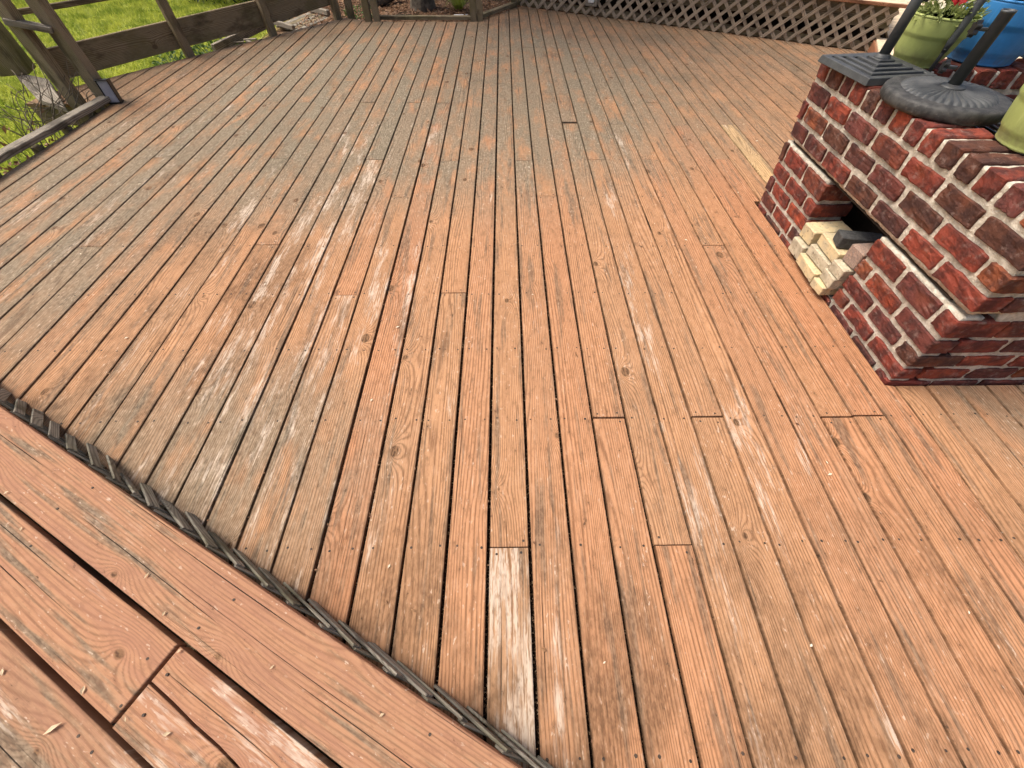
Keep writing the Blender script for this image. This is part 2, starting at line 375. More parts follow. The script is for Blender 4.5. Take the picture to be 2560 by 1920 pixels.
def beam(name, a, b, w, t, mat, parent=None, roll=0.0, bevel=0.004, up=(0, 0, 1)):
    """timber from a to b; local Y runs along it, w is across (local X), t is local Z towards up"""
    a = Vector(a); b = Vector(b); d = b - a; L = d.length; d.normalize()
    u = Vector(up); u = (u - d * u.dot(d)).normalized(); x = d.cross(u).normalized()
    if roll:
        q = Matrix.Rotation(roll, 3, d); u = q @ u; x = q @ x
    me = bbox_mesh(name, w, L, t, bevel)
    o = link(name, me, mat, parent)
    mtx = Matrix(((x.x, d.x, u.x, 0), (x.y, d.y, u.y, 0), (x.z, d.z, u.z, 0), (0, 0, 0, 1)))
    mtx.translation = (a + b) / 2
    o.matrix_basis = (PINV[parent.name] @ mtx) if parent is not None else mtx
    return o
class _PI(dict):
    def __missing__(s, kname):
        o = bpy.data.objects[kname]
        m = Matrix.Translation(o.location) @ o.rotation_euler.to_matrix().to_4x4()
        return m.inverted()
PINV = _PI()
def tube_mesh(name, paths, rad, sides=6, taper=1.0):
    bm = bmesh.new()
    for pts in paths:
        pts = [Vector(p) for p in pts]; rings = []
        for i, p in enumerate(pts):
            d = (pts[min(i + 1, len(pts) - 1)] - pts[max(i - 1, 0)]).normalized()
            a = d.orthogonal().normalized(); b = d.cross(a)
            r = rad * (1 - (1 - taper) * i / max(1, len(pts) - 1))
            rings.append([bm.verts.new(p + r * (cos(2 * pi * j / sides) * a + sin(2 * pi * j / sides) * b)) for j in range(sides)])
        # keep rings aligned
        for i in range(len(rings) - 1):
            A, B = rings[i], rings[i + 1]
            off = min(range(sides), key=lambda s_: sum((A[j].co - B[(j + s_) % sides].co).length for j in range(sides)))
            rings[i + 1] = B = B[off:] + B[:off]
            for j in range(sides): bm.faces.new((A[j], A[(j + 1) % sides], B[(j + 1) % sides], B[j]))
        bm.faces.new(rings[0][::-1]); bm.faces.new(rings[-1])
    return finish(bm, name, True)
def lathe_mesh(name, prof, seg=48, smooth=True):
    """prof: list of (r, z)"""
    bm = bmesh.new(); rings = []
    for r, z in prof:
        rings.append([bm.verts.new((r * cos(2 * pi * j / seg), r * sin(2 * pi * j / seg), z)) for j in range(seg)])
    for A, B in zip(rings, rings[1:]):
        for j in range(seg): bm.faces.new((A[j], A[(j + 1) % seg], B[(j + 1) % seg], B[j]))
    bm.faces.new(rings[0][::-1]); bm.faces.new(rings[-1])
    return finish(bm, name, smooth)
def leaves_mesh(name, items):
    """items: (pos, dir, length, width, normal) -> folded leaf of four triangles"""
    vs, fs = [], []
    for p, d, L, w, nrm in items:
        d = d.normalized(); s_ = d.cross(nrm)
        if s_.length < 1e-4: s_ = d.orthogonal()
        s_.normalize(); up = s_.cross(d)
        b = len(vs)
        vs += [p, p + d * L * 0.5 + s_ * w * 0.5 + up * w * 0.22, p + d * L, p + d * L * 0.5 - s_ * w * 0.5 + up * w * 0.22, p + d * L * 0.5]
        fs += [(b, b + 1, b + 4), (b + 1, b + 2, b + 4), (b + 4, b + 2, b + 3), (b, b + 4, b + 3)]
    me = bpy.data.meshes.new(name); me.from_pydata([tuple(v) for v in vs], [], fs); me.update()
    return me
def rv(rng=R):
    while True:
        v = Vector((rng.uniform(-1, 1), rng.uniform(-1, 1), rng.uniform(-1, 1)))
        if 0.05 < v.length < 1: return v.normalized()

# ------------------------------------------------------------------ ground
def ground_z(x, y):
    t = min(1, max(0, (x + 4.6) / 1.6)) * min(1, max(0, (y - 5.2) / 1.4))
    t = t * t * (3 - 2 * t)
    return -0.55 + t * 0.45 + 0.03 * mnoise.noise(Vector((x * 0.7, y * 0.7, 0)))
bm = bmesh.new()
nx, ny = 88, 96; gx0, gx1, gy0, gy1 = -20.0, 10.0, -6.0, 26.0
grid = [[bm.verts.new((gx0 + (gx1 - gx0) * i / nx, gy0 + (gy1 - gy0) * j / ny,
        ground_z(gx0 + (gx1 - gx0) * i / nx, gy0 + (gy1 - gy0) * j / ny))) for i in range(nx + 1)] for j in range(ny + 1)]
for j in range(ny):
    for i in range(nx): bm.faces.new((grid[j][i], grid[j][i + 1], grid[j + 1][i + 1], grid[j + 1][i]))
tag(link('lawn', finish(bm, 'lawn', True), M['lawn']), 'bright green lawn and leaf litter around the deck', kind='structure')
bm = bmesh.new()
vs = [bm.verts.new(v) for v in ((-150, -150, -0.72), (150, -150, -0.72), (150, 150, -0.72), (-150, 150, -0.72))]; bm.faces.new(vs)
tag(link('ground', finish(bm, 'ground'), M['lawn']), 'open ground beyond the garden', kind='structure')
# grass blades on the lawn that shows beside the railing
vs, fs = [], []
rg = random.Random(3)
for i in range(90000):
    x = rg.uniform(-11.5, -3.75); y = rg.uniform(2.2, 13.5)
    if y > 4.3 and x > -4.65 + max(0, (y - 4.3)) * 0.743 - 0.05: continue
    if y <= 4.3 and x > -3.8: continue
    z = ground_z(x, y); a = rg.uniform(0, 2 * pi); h = rg.uniform(0.04, 0.11) * (0.6 + 0.8 * abs(mnoise.noise(Vector((x * 2.3, y * 2.3, 3))))); w = rg.uniform(0.006, 0.014)
    tx, ty = rg.uniform(-.06, .06), rg.uniform(-.06, .06); b = len(vs)
    vs += [(x - w * cos(a), y - w * sin(a), z), (x + w * cos(a), y + w * sin(a), z), (x + tx, y + ty, z + h)]; fs.append((b, b + 1, b + 2))
me = bpy.data.meshes.new('lawn_grass'); me.from_pydata(vs, [], fs); me.update()
tag(link('lawn_grass', me, M['grass']), 'short yellow green blades of lawn grass', 'grass', kind='stuff')

# ------------------------------------------------------------------ main deck
PITCH, X0 = 0.1435, 0.0729
SEAM_OFF = [(-40, -2.6), (-23, -0.93), (-20, -0.63), (-15, -0.37), (-12, -0.21), (-10, -0.12), (-8, -0.09), (-5, -0.04), (-3, 0.0),
            (0, 0.05), (3, 0.08), (6, 0.05), (9, 0.0), (11, -0.02), (16, -0.10), (40, -0.3)]
def seam(k):
    for (a, oa), (b, ob) in zip(SEAM_OFF, SEAM_OFF[1:]):
        if a <= k <= b: return X0 + PITCH * (k + oa + (ob - oa) * (k - a) / (b - a))
JOIST = [-0.75, -0.212, 0.334, 0.852, 1.25, 1.65, 2.086, 2.665, 3.21, 3.875, 4.37, 4.95, 5.55, 6.143, 6.82, 7.4]
TOPE = [(-4.60, 4.34), (-2.27, 7.50), (-1.84, 7.29), (-0.37, 7.33), (0.25, 8.28), (6.6, 4.96)]
def top_y(x):
    for (xa, ya), (xb, yb) in zip(TOPE, TOPE[1:]):
        if xa <= x <= xb: return ya + (yb - ya) * (x - xa) / (xb - xa)
    return TOPE[0][1] if x < TOPE[0][0] else TOPE[-1][1]
JOINTS = {-3: [1.658], 3: [3.90, 0.332], 6: [3.884], 10: [3.864], -4: [3.19], 0: [3.20], 4: [3.217], 7: [3.219], 1: [2.67], -6: [2.655],
          -11: [2.10], -7: [1.644], -1: [0.332], 2: [0.852, 4.37, 6.143], 5: [0.853], 9: [0.847, 4.39], -18: [2.083], 8: [2.09],
          -5: [4.366], -13: [3.23], -8: [3.21], -9: [3.87], 13: [3.884], 11: [3.228], -19: [3.24], 14: [6.82]}
deck = empty('deck', (0, 0, 0), 'weathered red stained timber deck floor', kind='structure')
nail_spots = []
def board_tone(k, ym):
    x = seam(k)
    t = R.gauss(0.63, 0.06)
    if x > 0.6 and 0.2 < ym < 2.6: t += 0.12
    if ym > 4.2: t -= 0.10
    if x < -1.6: t -= 0.08
    white = max(0.0, R.gauss(0.42, 0.13)); grey = max(0.0, R.gauss(0.05, 0.09))
    if -13 <= k <= -6 and ym < 2.6: white += 0.20
    if x < -1.6: grey += 0.15
    if ym > 4: white -= 0.15
    if k > 4: white = min(white, 0.42) - 0.06
    return [min(0.84, max(0.05, t)), max(0, white), grey]
OVER = {(-1, 0): [0.48, 1.08, 0.45], (-6, 0): [0.58, 0.72, 0.05], (-7, 0): [0.57, 0.82, 0.08], (-8, 0): [0.57, 0.75, 0.1], (-9, 0): [0.52, 0.92, 0.15], (13, 0): [0.95, 0.55, 0.0],
        (-10, 0): [0.5, 0.7, 0.15], (4, 0): [0.58, 0.7, 0.1], (6, 0): [0.62, 0.66, 0.05]}
for k in range(-31, 32):
    xl, xr = seam(k), seam(k + 1)
    xc = (xl + xr) / 2
    gap = R.choice([0.0040, 0.0046, 0.0050, 0.0056, 0.0064])
    if k in (-1, 0): gap = 0.0056
    def low_y(x): return max(-1.3, -0.194 + (-0.10 - (x - 0.0226) * 0.4633) / 0.8862)
    ylo = low_y(xl)
    if xc < -3.66: ylo = 4.30
    segs = []
    if 1.79 < xc < 3.2: segs = [(low_y(xl), 1.012), (2.60, None)]
    else: segs = [(ylo, None)]
    for s0, s1 in segs:
        tops = None
        if s1 is None: tops = (top_y(xl), top_y(xr)); s1 = min(tops)
        if s1 - s0 < 0.15: continue
        js = [j for j in JOINTS.get(k, []) if s0 + 0.2 < j < s1 - 0.2]
        edges = [s0] + sorted(js)
        # random joints where the measured ones leave too long a board
        allj = sorted(edges + [s1]); extra = []
        for a, b in zip(allj, allj[1:]):
            if b - a > 4.9:
                c = [j for j in JOIST if a + 1.4 < j < b - 1.4 and j > 4.2] or [j for j in JOIST if a + 1.4 < j < b - 1.4]
                if c: extra.append(R.choice(c))
        edges = sorted(edges + extra)
        for i, a in enumerate(edges):
            last = i == len(edges) - 1
            b = s1 if last else edges[i + 1]
            g0 = 0.0 if i == 0 else R.uniform(0.0010, 0.0022); g1 = 0.0 if last else R.uniform(0.0010, 0.0022)
            if k == 3 and not last and abs(b - 3.90) < 0.05: pass
            if k == 3 and i > 0 and abs(a - 3.90) < 0.05: g0 = 0.045
            if abs(a - 0.852) < .01: g0 = 0.006
            x0, x1 = xl + gap, xr - gap
            w0, w1 = R.uniform(-.0008, .0008), R.uniform(-.0008, .0008)
            yt = (b - g1, b - g1) if not (last and tops) else tops
            ym = (a + b) / 2
            if k == 11 and a < 1.02 and b > 1.5:
                pts = [(x0, a + g0), (x1, a + g0), (x1, 1.010), (1.742, 1.016)]
                if b > 2.62: pts += [(1.742, 2.60), (x1, 2.60), (x1, yt[1]), (x0, yt[0])]
                else: pts += [(1.742, yt[1]), (x0, yt[0])]
            else:
                ya, yb = (a + g0, a + g0) if i or a > 2 else (low_y(x0), low_y(x1))
                pts = [(x0 + w0, ya), (x1 + w0, yb), (x1 + w1, yt[1]), (x0 + w1, yt[0])]
            ox, oy = xc, ym
            pts = [(px - ox, py - oy) for px, py in pts]
            dz = R.uniform(-0.0016, 0.0016)
            me = prism_mesh('board', pts, -0.025, 0.0, 0.0032, 2)
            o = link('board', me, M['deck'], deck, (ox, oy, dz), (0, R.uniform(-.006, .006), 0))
            t = board_tone(k, ym)
            near = a < 0.5
            if (k, 0) in OVER and ((k == -1 and b < 0.5) or (k == 13 and abs(b - 3.884) < 0.1) or (k not in (-1, 13) and near)): t = list(OVER[(k, 0)])
            o.color = (t[0], t[1], t[2], 1.0)
            for j in JOIST:
                for sx in (-0.043, 0.043):
                    if R.random() < 0.14: continue
                    yy = None
                    if a + 0.05 < j < min(yt) - 0.05: yy = j
                    elif abs(j - a) <= 0.05 and i > 0: yy = a + 0.022
                    elif abs(j - b) <= 0.05 and not last: yy = b - 0.022
                    if yy is None: continue
                    nail_spots.append((xc + sx + R.uniform(-.008, .008), yy + R.uniform(-.007, .007), dz))
bm = bmesh.new()
for x, y, dz in nail_spots:
    r = R.uniform(0.0036, 0.0052); c = [bm.verts.new((x + r * cos(a * pi / 3), y + r * sin(a * pi / 3), dz + 0.0009)) for a in range(6)]
    d = [bm.verts.new((x + r * cos(a * pi / 3), y + r * sin(a * pi / 3), dz - 0.004)) for a in range(6)]
    bm.faces.new(c)
    for a in range(6): bm.faces.new((d[a], d[(a + 1) % 6], c[(a + 1) % 6], c[a]))
tag(link('nail_heads', finish(bm, 'nail_heads'), M['nail'], deck), kind='stuff')
# leaf dust lying in the seams, and joists below
def sheet(name, pts, z, mat, label, kind, parent=None):
    bm = bmesh.new(); bm.faces.new([bm.verts.new((x, y, z)) for x, y in pts])
    o = link(name, finish(bm, name), mat, parent); return tag(o, label, kind=kind)
sheet('seam_litter', [(-3.64, 1.60), (1.70, -1.19), (1.70, 0.98), (3.2, 0.98), (3.2, 2.64), (5.3, 2.64), (5.3, 5.6), (0.25, 8.24), (-0.37, 7.28), (-1.84, 7.24), (-2.27, 7.44), (-4.5, 4.40), (-3.64, 4.32)],
      -0.0215, M['litter'], None, 'stuff', deck)
for j in JOIST:
    xs = [x for x in (v * 0.05 - 4.5 for v in range(200)) if top_y(x) > j + 0.05 and j > -0.194 + (-0.10 - (x - 0.0226) * 0.4633) / 0.8862 and (x > -3.6 or j > 4.35)]
    if not xs: continue
    beam('joist', (min(xs), j, -0.115), (max(xs), j, -0.115), 0.038, 0.17, M['rail'], deck)

sheet('soil', [(-3.6, 5.0), (3.4, 5.0), (3.4, -4.0), (-7.0, -4.0), (-7.0, 0.8), (-3.6, 2.4)], -0.30, M['void'], 'dark bare soil under the platform', 'structure')

# ------------------------------------------------------------------ raised platform in the foreground
DV = Vector((0.8862, -0.4633, 0)); NV = Vector((0.4633, 0.8862, 0)); ANG = atan2(DV.y, DV.x)
E0 = Vector((0.0226, -0.194, 0)); PZ = 0.19
plat = empty('raised_platform', (E0.x, E0.y, 0), 'pink brown stained platform of wide planks above the deck', kind='structure', rz=ANG)
def plat_board(s0, s1, t0, t1, z=PZ, tone=0.62, white=0.45, grey=0.05, skew=0.0):
    # local frame: X along the edge, Y towards the deck; the board mesh runs along its own Y
    cx, cy = (s0 + s1) / 2, (t0 + t1) / 2; L = s1 - s0; w = t1 - t0
    me = prism_mesh('board', [(-w / 2, -L / 2), (w / 2, -L / 2), (w / 2 + skew, L / 2), (-w / 2 + skew, L / 2)], -0.038, 0.0, 0.005, 3)
    o = link('board', me, M['plat'], plat, (cx, cy, z), (0, 0, -pi / 2)); o.color = (tone, white, grey, 1)
    return o
plat_board(-3.4, 2.2, -0.182, 0.0, PZ, 0.56, 0.46, 0.06)
plat_board(-3.4, -0.912, -0.373, -0.195, PZ + .001, 0.60, 0.46, 0.04)
sp = plat_board(-0.902, 2.2, -0.377, -0.196, PZ - .002, 0.58, 0.80, 0.0)
# that plank is split from its end: cut a long narrow wedge
w2 = (0.377 - 0.196) / 2; L2 = (2.2 + 0.902) / 2
cut = [(-0.006, 0.0034), (-0.0045, 0.0036), (-0.001, 0.0030), (-0.0005, 0.0030), (0.004, 0.0020), (0.005, 0.0012)]
lo_ = [(-w2, -L2)] + [(c - h, -L2 + 0.085 * i_) for i_, (c, h) in enumerate(cut)] + [(0.006, -L2 + 0.52)] + [(c + h, -L2 + 0.085 * i_) for i_, (c, h) in reversed(list(enumerate(cut)))] + [(w2, -L2), (w2, L2), (-w2, L2)]
sp.data = prism_mesh('board', lo_, -0.038, 0.0, 0.0012, 1); sp.data.materials.append(M['plat'])
plat_board(-3.4, 2.2, -0.566, -0.388, PZ + .001, 0.44, 0.55, 0.15)
plat_board(-3.4, -0.2, -0.760, -0.580, PZ, 0.56, 0.5, 0.0)
plat_board(-0.19, 2.2, -0.760, -0.580, PZ, 0.54, 0.5, 0.05)
plat_board(-3.4, 2.2, -0.954, -0.774, PZ, 0.56, 0.5, 0.05)
def pl(s_, t_, z): return E0 + DV * s_ + NV * t_ + Vector((0, 0, z))
beam('joist', pl(-3.4, -0.05, 0.095), pl(2.2, -0.05, 0.095), 0.05, 0.11, M['rail'], plat)
for s_ in (-2.6, -1.9, -0.908, -0.2, 0.6, 1.3):
    beam('joist', pl(s_, -0.08, 0.10), pl(s_, -0.95, 0.10), 0.045, 0.09, M['rail'], plat)
sc = [(pl(s_, 0, 0)) for s_ in ()]
# screws in the platform
bm = bmesh.new()
for s_ in (-2.3, -1.55, -0.935, -0.88, -0.24, 0.52, 1.2):
    for t_ in (-0.045, -0.135, -0.24, -0.335, -0.43, -0.53, -0.62, -0.72):
        if R.random() < 0.25: continue
        cx, cy = s_ + R.uniform(-.03, .03), t_ + R.uniform(-.012, .012); r = 0.0036
        c = [bm.verts.new((cx + r * cos(a * pi / 4), cy + r * sin(a * pi / 4), PZ + 0.0022)) for a in range(8)]
        d = [bm.verts.new((cx + r * cos(a * pi / 4), cy + r * sin(a * pi / 4), PZ - 0.006)) for a in range(8)]
        bm.faces.new(c)
        for a in range(8): bm.faces.new((d[a], d[(a + 1) % 8], c[(a + 1) % 8], c[a]))
tag(link('screw_heads', finish(bm, 'screw_heads'), M['nail'], plat), kind='stuff')

# grey lattice skirt under the platform edge
skirt = empty('lattice_skirt', (E0.x, E0.y, 0), 'grey broken lattice skirt under the edge of the foreground platform', 'lattice')
s_ = -2.75; i = 0
while s_ < 1.3:
    h = R.uniform(0.146, 0.158); lean = R.uniform(0.0, 0.006)
    if s_ < -1.15: lean += R.uniform(0.0, 0.022)
    beam('slat', pl(s_, 0.018 + lean * 1.3, 0.014), pl(s_ + R.uniform(.23, .27), 0.009, h - 0.012), R.uniform(.028, .036), 0.0075, M['slatgrey'], skirt, up=NV, bevel=0.0015, roll=R.uniform(-.25, .15))
    beam('slat', pl(s_ + 0.14, 0.0075, 0.010), pl(s_, 0.0035, h - 0.004), 0.032, 0.006, M['slatgrey'], skirt, up=NV, bevel=0.0012)
    s_ += R.uniform(0.105, 0.135); i += 1

# ------------------------------------------------------------------ far lattice, upper deck, landing
A0 = Vector((0.25, 8.28, 0))
def fl(s_, t_, z): return A0 + DV * s_ + NV * t_ + Vector((0, 0, z))
lat = empty('lattice_screen', fl(2.4, 0, 0), 'brown lattice panel closing the space below the upper deck', 'lattice')
def clip_slat(f, ds, z1, lo, hi):
    # slat from (f,0) to (f+ds,z1), kept within lo..hi along the wall
    za, zb = 0.004, z1
    pa, pb = f, f + ds
    def zat(p): return (p - f) / ds * z1
    if ds > 0:
        if pb > hi: zb = zat(hi); pb = hi
        if pa < lo: za = max(0.004, zat(lo)); pa = lo
    else:
        if pb < lo: zb = zat(lo); pb = lo
        if pa > hi: za = max(0.004, zat(hi)); pa = hi
    return pa, za, pb, zb
n = 0
for i in range(-3, 32):
    f = 0.314 - 0.004 + 0.1538 * i
    if f > 4.80 or f + 0.42 < 0.1: continue
    pa, za, pb, zb = clip_slat(f, 0.43, 0.40, 0.02, 4.86)
    if zb - za < 0.04: continue
    beam('slat', fl(pa, -0.014, za), fl(pb, -0.014, zb), 0.038, 0.008, M['slat'], lat, up=NV, bevel=0.0012)
for i in range(0, 36):
    f = 5.09 - 0.1538 * i
    if f < 0.1 or f - 0.38 > 4.80: continue
    pa, za, pb, zb = clip_slat(f, -0.385, 0.40, 0.02, 4.84)
    if zb - za < 0.04: continue
    if i in (22, 23, 27): zb = za + (zb - za) * 0.45; pb = pa + (pb - pa) * 0.45
    beam('slat', fl(pa, -0.004, za), fl(pb, -0.004, zb), 0.038, 0.008, M['slat'], lat, up=NV, bevel=0.0012)
tag(beam('kick_board', fl(-0.1, 0.035, 0.042), fl(4.85, 0.035, 0.042), 0.08, 0.03, M['rail'], lat, up=NV), 'brown board along the foot of the lattice')
beam('rim_joist', fl(-0.1, 0.05, 0.305), fl(4.85, 0.05, 0.305), 0.19, 0.04, M['rail'], lat, up=NV)
plate = link('outlet_box', bbox_mesh('outlet_box', 0.17, 0.04, 0.12, 0.006), M['railgrey'], None, fl(1.17, -0.04, 0.165), (0, 0, ANG))
tag(plate, 'small grey outlet box fixed to the lattice', 'outlet box')
link('cover', bbox_mesh('cover', 0.085, 0.012, 0.07, 0.004), M['white'], plate, (0.0, -0.026, 0.012))

upper = empty('upper_deck', fl(2.4, 0, 0.405), 'upper deck with pale sunlit boards above the lattice', kind='structure')
beam('rim_board', fl(-0.5, -0.032, 0.420), fl(4.90, -0.032, 0.420), 0.030, 0.022, M['fascia'], upper, up=NV)
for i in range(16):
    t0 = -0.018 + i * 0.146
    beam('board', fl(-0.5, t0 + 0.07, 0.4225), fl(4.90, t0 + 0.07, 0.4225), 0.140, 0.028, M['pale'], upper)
beam('shade_backing', fl(-0.5, 1.2, 0.10), fl(4.9, 1.2, 0.10), 0.55, 0.03, M['void'], upper, up=NV)  # dark panel painted as the shade under the upper deck
landing = empty('landing', fl(6, 0, 0), 'pale sunlit step and landing beside the lattice', kind='structure')
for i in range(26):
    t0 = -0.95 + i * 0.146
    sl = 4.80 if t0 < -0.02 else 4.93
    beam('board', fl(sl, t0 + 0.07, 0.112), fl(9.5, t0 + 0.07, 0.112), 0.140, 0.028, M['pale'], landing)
beam('side_board', fl(4.787, -0.95, 0.058), fl(4.787, -0.01, 0.058), 0.022, 0.112, M['fascia'], landing)
beam('front_board', fl(4.80, -0.955, 0.048), fl(9.5, -0.955, 0.048), 0.09, 0.02, M['fascia'], landing, up=NV)

# ------------------------------------------------------------------ brick grill
SH = -0.10                       # the old grill leans towards the deck
GX, GN, GF = 1.752, 1.02, 2.56   # left face at deck level, near and far ends
grill = empty('brick_grill', (2.3, 1.8, 0), 'leaning old red brick grill with thick pale mortar beside the deck boards', 'brick grill')
BR = random.Random(21)
BCOL = [(0.24, 0.048, 0.028), (0.27, 0.056, 0.030), (0.20, 0.040, 0.026), (0.17, 0.036, 0.026), (0.12, 0.036, 0.029),
        (0.24, 0.075, 0.032), (0.080, 0.034, 0.028), (0.085, 0.040, 0.026), (0.30, 0.060, 0.028), (0.15, 0.046, 0.038), (0.22, 0.045, 0.028), (0.19, 0.052, 0.030)]
def brick_mesh(sx, sy, sz, rng, amp=1.0):
    bm = bmesh.new(); bmesh.ops.create_cube(bm, size=1.0)
    for v in bm.verts: v.co = Vector((v.co.x * sx, v.co.y * sy, v.co.z * sz))
    bmesh.ops.bevel(bm, geom=list(bm.edges), offset=min(sx, sy, sz) * 0.055, segments=1, affect='EDGES')
    bmesh.ops.subdivide_edges(bm, edges=[e for e in bm.edges if e.calc_length() > 0.03], cuts=5, use_grid_fill=True)
    o = Vector((rng.uniform(0, 50), rng.uniform(0, 50), rng.uniform(0, 50)))
    for v in bm.verts:
        q = v.co * 24 + o; q2 = v.co * 70 + o
        v.co += Vector((mnoise.noise(q), mnoise.noise(q + Vector((9, 3, 1))), mnoise.noise(q + Vector((2, 7, 5))))) * 0.0042 * amp
        v.co += Vector((mnoise.noise(q2), mnoise.noise(q2 + Vector((4, 8, 1))), mnoise.noise(q2 + Vector((5, 2, 6))))) * 0.0036 * amp
        v.co.x += SH * v.co.z
    return finish(bm, 'brick', False)
OPN, OPF = 1.565, 2.035
def brick(x0, x1, y0, y1, z0, z1, side='L', j=0.0120, proud=0.0, name='brick', mat='brick', parent=grill):
    """side L: shows on the left face, F: on the near face, B: inner face of the back wall; joints are left only between bricks"""
    jx = (0.0, 0.0) if side == 'L' else (j, j)
    jy = (j, j) if side == 'L' else (0.0, 0.0)
    if side == 'L' and y0 == 1.02: jy = (0.0, j)
    if side == 'L' and y0 == OPF: jy = (0.0, jy[1])
    if side == 'L' and y1 == OPN: jy = (jy[0], 0.0)
    jz = (j, 0.0) if z1 > 0.79 else (j, j)
    X0_, X1_, Y0_, Y1_, Z0_, Z1_ = x0 + jx[0], x1 - jx[1], y0 + jy[0], y1 - jy[1], z0 + jz[0], z1 - jz[1]
    zc = (Z0_ + Z1_) / 2
    me = brick_mesh(max(X1_ - X0_, .02), max(Y1_ - Y0_, .02), max(Z1_ - Z0_, .02), BR)
    c = BR.choice(BCOL); f = BR.uniform(0.85, 1.15); c = tuple(0.82 * v * f + 0.18 * m_ for v, m_ in zip(c, (0.20, 0.060, 0.042)))
    p = Vector(((X0_ + X1_) / 2 + SH * zc - (proud if side == 'L' else 0), (Y0_ + Y1_) / 2 - (proud if side == 'F' else 0), zc))
    o = link(name, me, M[mat], parent, p - parent.location, (BR.uniform(-.014, .014), BR.uniform(-.012, .012), BR.uniform(-.012, .012)))
    o.color = (*c, 1)
    return o
ZB = {'C8': (-0.075, 0.028), 'C7': (0.028, 0.115), 'C6': (0.115, 0.205), 'C5': (0.205, 0.30), 'C4': (0.30, 0.408),
      'C3': (0.436, 0.527), 'C2': (0.527, 0.62), 'C1': (0.62, 0.715), 'T': (0.715, 0.805)}
DEP = 0.10
OPN, OPF = 1.565, 2.035
left_rows = {
    'C8': [1.02, 1.12, 1.33, 1.55, 1.76, 1.98, 2.20, 2.42, 2.56],
    'C7': [1.02, 1.24, 1.46, OPN, None, OPF, 2.14, 2.37, 2.56],
    'C6': [1.02, 1.13, 1.35, OPN, None, OPF, 2.26, 2.49, 2.56],
    'C5': [1.02, 1.24, 1.47, OPN, None, OPF, 2.14, 2.37, 2.56],
    'C4': [1.02, 1.11, 1.34, OPN, None, OPF, 2.26, 2.51, 2.56],
    'C3': [1.02, 1.25, 1.47, 1.70, 1.93, 2.17, 2.39, 2.56],
    'C2': [1.02, 1.12, 1.36, 1.60, 1.83, 2.05, 2.27, 2.50, 2.56],
    'C1': [1.02, 1.25, 1.47, 1.69, 1.92, 2.15, 2.35, 2.56],
    'T': [1.02, 1.16, 1.27, 1.38, 1.48, 1.59, 1.69, 1.79, 1.90, 2.01, 2.12, 2.23, 2.32, 2.45, 2.56]}
HEAD = {'C8', 'C6', 'C4', 'C2'}
for row, ys in left_rows.items():
    z0, z1 = ZB[row]
    for y0, y1 in zip(ys, ys[1:]):
        if y0 is None or y1 is None: continue
        dep = DEP
        if row == 'T': dep = 0.205
        if y0 == 1.02 and row in HEAD: dep = 0.205
        if row in ('C4', 'C5', 'C6', 'C7') and (y0 == OPF or y1 == OPN): dep = 0.215
        j = 0.0120 if y1 - y0 > 0.07 else 0.006
        brick(GX, GX + dep, y0, y1, z0, z1, 'L', j, BR.uniform(-0.003, 0.004))
for row in left_rows:      # near face
    z0, z1 = ZB[row]
    if row == 'T': continue
    xs = [GX + (0.205 if row in HEAD else DEP)]
    step = 0.225
    while xs[-1] < 3.0: xs.append(xs[-1] + step * BR.uniform(0.95, 1.05))
    for x0, x1 in zip(xs, xs[1:]): brick(x0, x1, GN, GN + DEP, z0, z1, 'F', proud=BR.uniform(-0.003, 0.004))
xx = GX + 0.215
while xx < 3.0:            # rowlock on the near and back walls
    brick(xx, xx + 0.108, GN, GN + 0.205, *ZB['T'], 'F'); xx += 0.108
xx = GX + 0.02
while xx < 3.3:
    if xx > GX + 0.19: brick(xx, xx + 0.112, GF - 0.20, GF, *ZB['T'], 'B')
    xx += 0.112
for row in ('C1', 'C2'):   # inner face of the back wall, seen past the stands
    xs = [GX + 0.21]
    while xs[-1] < 3.3: xs.append(xs[-1] + 0.225)
    for x0, x1 in zip(xs, xs[1:]): brick(x0, x1, GF - 0.195, GF - 0.10, *ZB[row], 'B')
def mortar_block(name, x0, x1, y0, y1, z0, z1):
    bm = bmesh.new(); nx_, ny_, nz_ = max(2, int((x1 - x0) / .02)), max(2, int((y1 - y0) / .016)), max(2, int((z1 - z0) / .016))
    bmesh.ops.create_cube(bm, size=1.0)
    for v in bm.verts: v.co = Vector(((x0 + x1) / 2 + v.co.x * (x1 - x0), (y0 + y1) / 2 + v.co.y * (y1 - y0), (z0 + z1) / 2 + v.co.z * (z1 - z0)))
    for ax, cnt in ((0, min(nx_, 60)), (1, min(ny_, 100)), (2, min(nz_, 56))):
        es = [e for e in bm.edges if abs((e.verts[0].co - e.verts[1].co)[ax]) > 1e-5]
        bmesh.ops.subdivide_edges(bm, edges=es, cuts=cnt - 1, use_grid_fill=True)
    for v in bm.verts:
        q = v.co * 15; v.co += Vector((mnoise.noise(q), mnoise.noise(q + Vector((5, 1, 9))), mnoise.noise(q + Vector((1, 8, 3))))) * 0.0042
        q = v.co * 46; v.co += Vector((mnoise.noise(q), mnoise.noise(q + Vector((5, 1, 9))), mnoise.noise(q + Vector((1, 8, 3))))) * 0.0030
        v.co.x += SH * v.co.z
    me = finish(bm, name, True)
    for v in me.vertices: v.co -= Vector(grill.location)
    return link('mortar', me, M['mortar'], grill)
RC = 0.0105
mortar_block('mortar', GX + RC, GX + 0.195, GN + RC, GF - RC, 0.433, 0.795)
mortar_block('mortar', GX + RC, GX + 0.095, GN + RC, OPN - RC, -0.07, 0.411)
mortar_block('mortar', GX + RC, GX + 0.20, OPF + RC + .004, GF - RC, -0.07, 0.411)
mortar_block('mortar', GX + RC, GX + 0.095, OPN - .02, OPF + .02, -0.07, 0.018)
